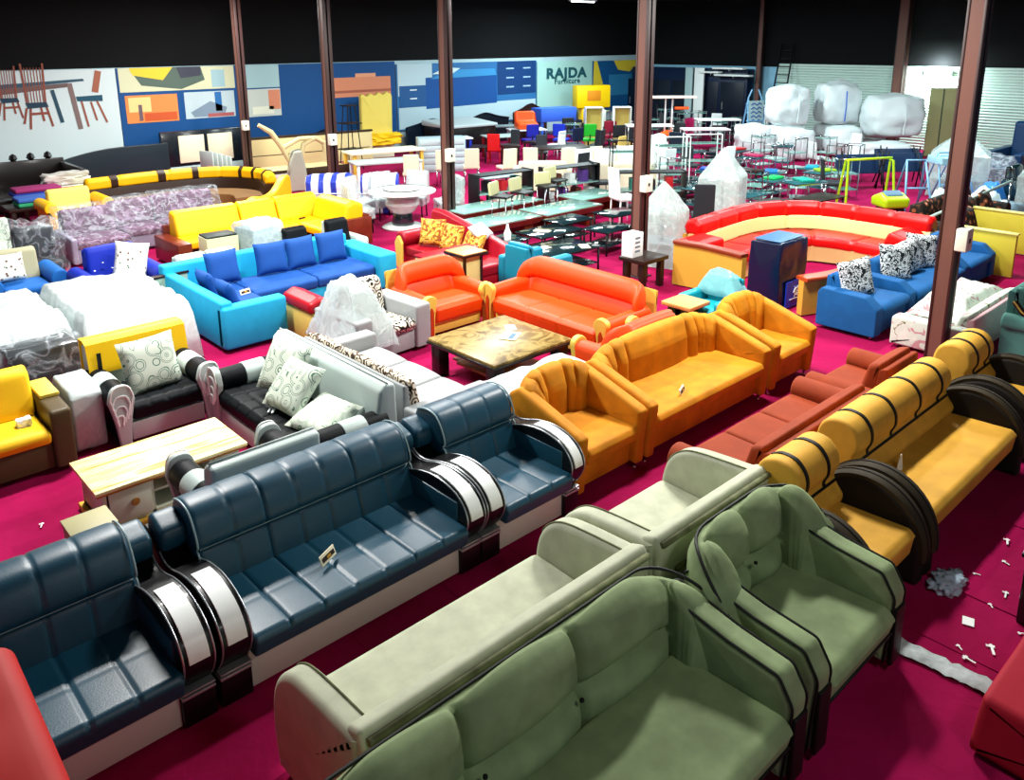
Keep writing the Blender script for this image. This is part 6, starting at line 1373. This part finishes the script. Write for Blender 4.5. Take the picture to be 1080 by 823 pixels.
# office chairs and oddments in the mid distance
OFC = [('#101418', 'black'), ('#b01a4a', 'crimson'), ('#1850b4', 'blue'), ('#2f9a3a', 'green')]
def office(label, loc, rz, c, hb=1.05):
    m_ = mat('office fabric '+c, c, .6); t = thing('office_chair', label, 'chair', loc, rz)
    mb = MB(); mb.sweep(rpoly([(-.25, .45), (-.25, .54), (.22, .54), (.22, .45)], .03), -.25, .25, 'x', endr=.05, ds=.06); mb.build('seat', m_, t, sharp=60)
    mb = MB(); mb.sweep(rpoly([(.20, .62), (.24, hb), (.30, hb), (.27, .62)], .03), -.22, .22, 'x', endr=.05, ds=.06); mb.build('backrest', m_, t, sharp=60)
    mb = MB(); mb.tube([(0, 0, .08), (0, 0, .46)], .03); mb.tube([(0, .2, .46), (0, .28, .7)], .02); mb.build('column', BLK, t)
    for q in range(5): mb = MB(); a = q*2*PI/5; mb.tube([(0, 0, .1), (.28*math.cos(a), .28*math.sin(a), .04)], .022); mb.build('foot', BLK, t)
    return t
for k, (x, y, c_, nm, r_) in enumerate([(19.4, 20.0, '#1a1fa0', 'royal blue', .3), (20.3, 19.4, '#1530c0', 'bright blue', -.4), (20.9, 18.7, '#22b02a', 'green', .1), (19.6, 18.2, '#0d1a3a', 'dark navy', .6), (22.2, 18.9, '#8a1030', 'maroon red', 0),
                                          (18.7, 15.7, '#d8b860', 'tan', .9), (21.3, 17.8, '#20262a', 'black', .2), (22.9, 16.6, '#20262a', 'black and chrome', 2.2), (20.5, 16.2, '#caa23a', 'mustard', 1.2), (24.9, 17.6, '#b01a5a', 'pink', .4), (21.0, 15.0, '#182838', 'blue black', -.8), (22.0, 20.8, '#2a2f34', 'charcoal', .2)]):
    office('%s swivel chair in the crowded rear of the hall' % nm, (x, y, 0), PI-.7+r_, c_)
t = thing('orange_armchair_shell', 'orange moulded seat on the white table before the banners', 'chair', (20.1, 20.9, .76), -.5)
mb = MB(); mb.sweep(rpoly([(-.3, .0), (-.34, .2), (.1, .28), (.2, .6), (.34, .6), (.34, .0)], .08), -.38, .38, 'x', endr=.1, ds=.06); mb.build('seat_shell', ORP, t, sharp=60); mb = MB(); mb.box(-.3, .3, -.25, .25, -.0, .02); mb.build('seat_foot', WHT, t)
plain_table('white_table', 'white table carrying the orange moulded seat', 'table', (20.1, 20.9, 0), 1.3, .8, .76, WHT, CHR, .04, .05, rz=-.5)
t = thing('white_box', 'white carton on a stand before the pale lettered banner', 'carton', (22.9, 20.2, .0), -.6); mb = MB(); mb.box(-.35, .35, -.3, .3, .7, 1.3, .01); mb.build('carton_body', WHT, t); mb = MB(); mb.box(-.3, .3, -.25, .25, 0, .7); mb.build('stand_body', mat('blue grey stand', '#5c7f9a', .5), t)
plain_table('blue_display_table', 'blue draped display table before the pale lettered banner', 'table', (22.6, 22.0, 0), 1.6, .7, 1.3, mat('blue print cloth', '#3a66d8', .6), mat('blue print cloth', '#3a66d8', .6), .5, .1, rz=-.2)
for k, (x, y) in enumerate(((21.9, 16.5), (22.7, 15.9))):
    t = thing('lamp_cabinet', 'tall narrow glass cabinet with warm wooden back, %s' % ['left one', 'right one'][k], 'cabinet', (x-.3, y+2.6, 0), -.7); mb = MB(); mb.box(-.3, .3, -.2, .2, 0, .5, .01); mb.box(-.3, .3, .17, .2, .5, 1.5); mb.build('cabinet_body', mat('pale yellow wood', '#d0b860', .5), t); mb = MB(); mb.box(-.3, -.28, -.2, .17, .5, 1.5); mb.box(.28, .3, -.2, .17, .5, 1.5); mb.box(-.3, .3, -.2, .2, 1.5, 1.53); mb.build('cabinet_frame', WHT, t)

# ------------------------------------------------------------------ the crowded rear: more of every kind
random.seed(5)
def foot(o):
    """plan rectangle of a thing"""
    X = []; Y = []
    def rec(c, M):
        M = M @ Matrix.LocRotScale(c.location, c.rotation_euler, c.scale)
        if c.type == 'MESH':
            for q in c.bound_box:
                v = M @ Vector(q); X.append(v.x); Y.append(v.y)
        for ch in c.children: rec(ch, M)
    rec(o, Matrix.Identity(4))
    return (min(X), max(X), min(Y), max(Y)) if X else None
FEET = [f for f in (foot(o) for o in list(COL.objects) if o.parent is None and o.get('category') and o.location.x > 11 and not o.name.startswith(('banner', 'ceiling'))) if f]
def free(x, y, used, d, r=.30):
    return all((x-a)**2+(y-b)**2 > d*d for a, b in used) and all(x+r < f[0] or x-r > f[1] or y+r < f[2] or y-r > f[3] for f in FEET)
used = []
crowd = []
g1 = glass_table('dark glass table crowded behind the benches', (13.9, 10.9, 0), 1.0, .55, .5, .1, 'dark glass tables crowded in the rear', mat('smoked glass', '#16262c', .08, coat=.5), BLK)
g2 = rack('tall chrome and glass rack in the crowded rear', (14.6, 10.2, 0), .2, .55, .4, 1.0, CHR, (.25, .6, .95), 'chrome and glass racks crowded in the rear')
g3 = dining_chair('metal_chair', 'dark metal dining chair in the crowded rear', (14.9, 12.6, 0), 1.0, mat('dark seat cloth', '#23282e', .6), CHR, None, 'dark metal dining chairs in the crowded rear')
g4 = plain_table('small_table', 'small dark wood table stacked in the crowded rear', 'table', (15.2, 13.3, 0), .7, .5, .55, DWD, BLW, .04, .05, group='small dark wood tables in the crowded rear')
g5 = dining_chair('white_chair', 'white metal framed chair in the crowded rear', (18.6, 14.6, 0), 2.0, WHT, WHT, None, 'white framed chairs in the crowded rear')
kinds = (g1, g2, g3, g4, g5)
for o_, q_ in zip(kinds, ((13.9, 10.3), (15.2, 9.9), (14.9, 12.9), (14.2, 13.6), (19.0, 14.9))): o_.location = (q_[0], q_[1], 0)
used += [(13.9, 10.3), (15.2, 9.9), (14.9, 12.9), (14.2, 13.6), (19.0, 14.9)]
n_ = 0
for k in range(9000):
    x = random.uniform(12.6, 28.5); y = random.uniform(8.4, 22.2)
    # the wedge between the ivory set and the white sacks
    b_ = math.degrees(math.atan2(y, x))
    if not 24 < b_ < 50: continue
    if b_ > 43 and x < 17: continue
    if not free(x, y, used, .70) or math.hypot(x-18.3, y-22.4) < 1.7 or math.hypot(x-25.4, y-22.6) < 1.2: continue
    if math.hypot(x, y) < 15.6: continue
    if (x > 23 and 10.2 < y < 15.2): continue
    c_ = kinds[random.choices(range(5), (3, 3, 2, 1.4, 1.2))[0]] if b_ < 39 else kinds[random.choices(range(5), (1, 1, 3, 3, 2))[0]]
    dup(c_, (x, y, 0), random.uniform(0, 6.28), scale=(random.uniform(.85, 1.1), random.uniform(.85, 1.1), random.uniform(.85, 1.25)))
    used.append((x, y)); n_ += 1
    if n_ > 230: break
# ================================================================== banners and shelves on the far walls
Yw = 23.93
def px_banner(name, label, x0, x1, z0, z1, m, th=.03, y=Yw):
    t = thing(name, label, 'banner', ((x0+x1)/2, y, 0)); w = (x1-x0)/2
    mb = MB(); mb.box(-w, w, -th/2, th/2, z0, z1); mb.build('banner_sheet', m, t); return t
def rect(t, name, x0, x1, z0, z1, col, dy=.02, y=Yw, th=.004):
    """flat printed rectangle on a banner, in room coordinates"""
    cx = t.location.x
    mb = MB(); mb.box(x0-cx, x1-cx, -dy-th, -dy, z0, z1); return mb.build(name, mat('print '+col, col, .55), t)
def poly(t, name, pts, col, dy=.024):
    cx = t.location.x; bm = bmesh.new()
    a = [bm.verts.new((x-cx, -dy-.003, z)) for x, z in pts]; b = [bm.verts.new((x-cx, -dy, z)) for x, z in pts]
    bm.faces.new(a); bm.faces.new(b[::-1])
    for i in range(len(a)): j = (i+1) % len(a); bm.faces.new((a[i], b[i], b[j], a[j]))
    mb = MB(); mb.bm.free(); mb.bm = bm; return mb.build(name, mat('print '+col, col, .55), t)
# white banner with the dining set
t = px_banner('dining_banner', 'large white banner picturing a dining table and slatted chairs on the left wall', 2.2, 7.55, .62, 3.1, mat('white banner vinyl', '#cfe2e4', .5))
def line(t, name, a, b, w, col, dy=.024):
    (x0, z0), (x1, z1) = a, b; l = math.hypot(x1-x0, z1-z0); nx_, nz = -(z1-z0)/l*w/2, (x1-x0)/l*w/2
    return poly(t, name, [(x0+nx_, z0+nz), (x1+nx_, z1+nz), (x1-nx_, z1-nz), (x0-nx_, z0-nz)], col, dy)
def W(px_, py_): return None
def chair_print(t, x, z, s, front=True):
    c = '#8d4a3a'
    mb_ = []
    for k in range(6): line(t, 'printed_slat', (x-.16*s+.064*s*k, z+.02), (x-.17*s+.068*s*k, z+.85*s), .02*s, c, .026)
    line(t, 'printed_post', (x-.2*s, z+.0), (x-.24*s, z+.95*s), .045*s, c, .027); line(t, 'printed_post', (x+.2*s, z+.0), (x+.24*s, z+.95*s), .045*s, c, .027)
    poly(t, 'printed_seat', [(x-.24*s, z+.02), (x+.22*s, z+.02), (x+.26*s, z-.10*s), (x-.2*s, z-.12*s)], '#1c3c50', .028)
    poly(t, 'printed_rail', [(x-.16*s, z-.22*s), (x+.22*s, z-.22*s), (x+.22*s, z-.28*s), (x-.16*s, z-.28*s)], c, .026)
    for dx, dz in ((-.2, -.62), (.3, -.58), (-.32, -.48), (.12, -.44)): line(t, 'printed_leg', (x+dx*.7*s, z-.1*s), (x+dx*s, z+dz*s), .05*s, c, .025)
poly(t, 'printed_table_top', [(3.6, 2.58), (6.75, 2.80), (6.72, 2.86), (3.6, 2.72)], '#2f5366', .022)
poly(t, 'printed_apron', [(3.6, 2.42), (6.35, 2.66), (6.35, 2.76), (3.6, 2.60)], '#6c5a5a', .023)
line(t, 'printed_table_leg', (6.38, 2.75), (6.52, 1.55), .12, '#7d6a68'); line(t, 'printed_table_leg', (5.95, 2.6), (6.1, 1.75), .09, '#24495c')
chair_print(t, 5.55, 2.28, 1.05); chair_print(t, 4.95, 2.42, .85)
line(t, 'printed_post', (6.98, 2.5), (7.12, 3.05), .16, '#a0604a', .026)
poly(t, 'printed_seat', [(6.5, 2.40), (7.15, 2.42), (7.15, 2.26), (6.52, 2.28)], '#1c5066', .027)
for a, b in (((6.62, 2.28), (6.72, 1.60)), ((7.0, 2.28), (7.2, 1.68)), ((6.85, 2.25), (6.95, 1.75))): line(t, 'printed_leg', a, b, .05, '#9a5a48', .026)
# blue banner with pictures of rooms
BLB = mat('royal blue banner vinyl', '#0d4a86', .5)
t = px_banner('room_banner', 'long royal blue banner with pictured rooms on the left wall', 7.57, 16.7, .72, 3.1, BLB)
rect(t, 'picture_top', 7.62, 10.9, 2.45, 3.1, '#cfd3b0')
poly(t, 'pictured_rug', [(7.9, 3.1), (8.2, 2.62), (9.3, 2.48), (10.0, 2.72), (9.9, 3.1)], '#54685e', .026); poly(t, 'pictured_petal', [(7.9, 3.1), (8.0, 2.9), (8.8, 2.75), (9.1, 3.1)], '#e8c93a', .028); poly(t, 'pictured_bed', [(9.2, 3.1), (9.3, 2.78), (9.9, 2.85), (9.9, 3.1)], '#3f4350', .028)
rect(t, 'pictured_window', 10.2, 10.6, 2.5, 3.0, '#9cc0c8', .026)
rect(t, 'picture_orange_room', 7.72, 9.15, 1.60, 2.36, '#e08a4a'); rect(t, 'pictured_wall', 7.80, 8.4, 1.9, 2.3, '#f0cf8a', .026); rect(t, 'pictured_bed', 8.2, 9.1, 1.64, 1.86, '#c8562c', .026); rect(t, 'pictured_lamp', 8.05, 8.15, 1.66, 2.1, '#6a5a62', .028)
rect(t, 'picture_blue_room', 9.35, 10.85, 1.62, 2.38, '#b9cdd4'); rect(t, 'pictured_curtain', 10.25, 10.45, 1.8, 2.36, '#2a6aa8', .026); poly(t, 'pictured_bed', [(9.5, 1.8), (10.1, 2.1), (10.6, 1.9), (10.5, 1.66), (9.6, 1.66)], '#7a8fa2', .027); rect(t, 'pictured_floor', 10.0, 10.8, 1.64, 1.74, '#a85a5a', .028)
rect(t, 'picture_window_room', 11.2, 12.35, 2.42, 3.1, '#a6cbd0'); rect(t, 'picture_pink_room', 11.2, 12.35, 1.55, 2.38, '#c9d3cc'); rect(t, 'pictured_wall', 11.95, 12.33, 1.75, 2.34, '#d98a6a', .026); rect(t, 'pictured_bed', 11.4, 12.1, 1.62, 1.85, '#e8ecd8', .026)
rect(t, 'pictured_headboard', 14.1, 16.5, 1.98, 2.62, '#d98a68'); rect(t, 'pictured_headboard_top', 15.1, 15.9, 2.62, 2.74, '#e6a07c'); rect(t, 'pictured_headboard_base', 14.1, 16.5, 2.12, 2.2, '#a85c48', .026)
# blue bedroom banner
t = px_banner('bedroom_banner', 'banner picturing a blue bed and chest of drawers, behind the second brown post', 16.75, 23.55, .7, 3.0, mat('teal blue banner vinyl', '#2f6fa8', .5))
rect(t, 'pictured_wall', 16.8, 18.3, 1.9, 3.0, '#bcd4dc'); rect(t, 'pictured_bedside', 16.85, 18.0, 1.5, 2.25, '#23578e', .026); rect(t, 'pictured_handle', 17.3, 17.6, 2.08, 2.12, '#e6eef2', .03); rect(t, 'pictured_handle', 17.3, 17.6, 1.78, 1.82, '#e6eef2', .03)
poly(t, 'pictured_bed_side', [(18.0, 1.4), (18.0, 2.5), (21.4, 2.6), (21.4, 1.45)], '#174f94', .026); poly(t, 'pictured_bed_top', [(18.2, 2.45), (19.2, 2.75), (21.3, 2.75), (21.4, 2.5)], '#3a8fc8', .03); poly(t, 'pictured_pillow', [(18.3, 2.62), (18.9, 2.85), (19.6, 2.8), (19.2, 2.6)], '#d3e6ea', .034)
rect(t, 'pictured_drawers', 21.45, 23.5, 1.75, 3.0, '#123c72', .026)
for z in (2.0, 2.35, 2.7):
    rect(t, 'pictured_handle', 21.9, 22.3, z, z+.05, '#9fc0d8', .03); rect(t, 'pictured_handle', 22.8, 23.2, z, z+.05, '#9fc0d8', .03)
rect(t, 'pictured_floor', 16.8, 23.5, .75, 1.5, '#b6cfd8', .022)
# lettered banner
t = px_banner('lettered_banner', 'pale green banner lettered RAJDA Furniture on the far wall', 23.6, 26.9, .7, 2.95, mat('pale aqua banner vinyl', '#a9d6ce', .5))
def text(body, size, x, z, parent, m, y=-.03, rz=0, bold=.0, name='lettering'):
    c = bpy.data.curves.new(name, 'FONT'); c.body = body; c.size = size; c.extrude = .004; c.offset = bold; c.space_character = 1.12; c.align_x = 'CENTER'; c.align_y = 'CENTER'
    o = bpy.data.objects.new('tmp_text', c); COL.objects.link(o)
    dg = bpy.context.evaluated_depsgraph_get(); me = bpy.data.meshes.new_from_object(o.evaluated_get(dg)); bpy.data.objects.remove(o)
    q = bpy.data.objects.new(name, me); COL.objects.link(q); me.materials.clear(); me.materials.append(m); q.parent = parent
    q.location = (x, y, z); q.rotation_euler = (PI/2, 0, rz); return q
TXM = mat('dark teal print', '#1f5560', .5)
text('RAJDA', .56, .05, 2.44, t, TXM, bold=.024).scale = (1.35, 1, 1)
text('Furniture', .30, .1, 2.12, t, TXM, bold=.006).scale = (1.2, 1, 1)
# blue and yellow banner
t = px_banner('blue_yellow_banner', 'blue banner with yellow shapes left of the middle roof post', 26.95, 29.95, .7, 2.9, mat('deep blue banner vinyl', '#14568c', .5))
YP = '#e8cf3a'
poly(t, 'yellow_shape', [(27.0, 2.9), (27.2, 2.9), (27.9, 1.2), (27.2, 1.0), (26.95, 1.4)], YP); poly(t, 'yellow_shape', [(28.3, 2.9), (28.6, 2.5), (29.4, 2.4), (29.9, 2.7), (29.9, 2.9)], YP); rect(t, 'blue_block', 28.0, 29.7, 1.4, 2.3, '#2f7fae')
t = thing('yellow_machine', 'bright yellow upright display before the pale lettered banner', 'display', (25.4, 22.6, 0), -.4)
mb = MB(); mb.box(-.5, .5, -.2, .2, 0, 1.1, .03); mb.box(-.75, .75, -.25, .25, 1.1, 2.0, .05); mb.build('display_body', mat('bright yellow plastic', '#f2c400', .45), t)
mb = MB(); mb.box(-.3, .3, -.27, -.25, 1.4, 1.8, .01); mb.build('display_picture', mat('orange print', '#e08a1a', .5), t)
# right wall: dark shelves, white frames
t = thing('dark_shelf_unit', 'very dark blue cupboard wall behind the orange topped stand', 'cupboard', (29.6, 20.2, 0))
mb = MB(); mb.box(-.25, .25, -2.3, 3.5, 0, 2.62, .02); mb.build('cupboard_body', mat('midnight blue panel', '#0a1c3a', .35), t)
for y in (-2.2, -1.0, .2, 1.4, 2.6): mb = MB(); mb.box(-.28, -.25, y, y+1.1, .1, 2.1, .01); dd = mb.build('door', mat('midnight door', '#0d1626', .4), t); mb = MB(); mb.box(-.31, -.28, y+.95, y+.98, 1.0, 1.3); mb.build('handle', SIL, dd)
t = thing('white_door_frame', 'pair of tall white boards between the dark cupboards', 'board', (29.1, 20.3, 0)); mb = MB(); mb.box(-.04, .04, -.55, -.1, 0, 2.65, .01); mb.build('white_board', WHT, t); mb = MB(); mb.box(-.04, .04, .0, .35, 0, 2.65, .01); mb.build('white_board', mat('pale blue board', '#a9c3d4', .4), t)
for k, (y0, y1, z) in enumerate(((17.6, 19.2, 2.35), (19.0, 19.9, 2.45), (17.9, 19.3, 2.62))):
    t = thing('white_wall_shelf', 'white shelf high on the dark cupboards, %s' % ['long lower one', 'small one next to the tall white boards', 'upper one'][k], 'shelf', (29.15, (y0+y1)/2, z)); mb = MB(); mb.box(-.2, .15, -(y1-y0)/2, (y1-y0)/2, 0, .07, .01); mb.build('shelf_board', WHT, t)
    mb = MB(); mb.box(-.05, .15, -.02, .02, -.08, 0); mb.build('bracket', SIL, t)
t = thing('blue_plinth', 'blue box standing against the sky blue wall beside the step ladder', 'box', (29.3, 17.15, 0)); mb = MB(); mb.box(-.3, .3, -.45, .45, 0, 1.25, .02); mb.build('box_body', mat('blue laminate', '#1b5a94', .4), t); mb = MB(); mb.box(-.32, .32, -.47, .47, 1.25, 1.28); mb.build('box_top', WHT, t)
# dark furniture line along the far wall
for k, (x, w_, h_, c_) in enumerate(((17.9, 2.2, 1.0, '#0c1c2c'), (20.4, 2.4, 1.05, '#10151c'), (22.8, 1.8, 1.25, '#2c1616'), (13.6, 1.8, .95, '#14161c'))):
    t = thing('dark_headboard', 'dark headboard leaning along the far wall, %s' % ['below the pictured bedside', 'below the pictured blue bed', 'brown arched one below the pictured drawers', 'low one behind the cream headboard'][k], 'headboard', (x, 23.5, 0), 0)
    S = smooth_curve([(-w_/2, h_*.85), (-w_/4, h_*.95), (0, h_*1.08), (w_/4, h_*.95), (w_/2, h_*.85)], 5)
    mb = MB(); mb.sweep([tuple(p) for p in S]+[(w_/2, .02), (-w_/2, .02)], -.06, .06, 'y', nx=1, endr=.02, ds=.2); mb.build('headboard_panel', mat('headboard '+c_, c_, .35), t)
    mb = MB(); mb.tube([(p.x, -.06, p.y) for p in S], .03); mb.build('crest_rail', mat('headboard '+c_, c_, .35), t)
t = thing('white_cushioned_bed', 'white topped bed under the pictured blue bed', 'bed', (18.3, 22.4, 0), -.1); mb = MB(); mb.box(-1.0, 1.0, -.8, .8, 0, .9, .05); mb.build('bed_base', BLW, t); mb = MB(); mb.sweep(rpoly([(-.85, .9), (-.85, 1.0), (.85, 1.1), (.85, .9)], .04), -1.05, 1.05, 'x', endr=.05, ds=.15); mb.build('mattress', QLT, t)
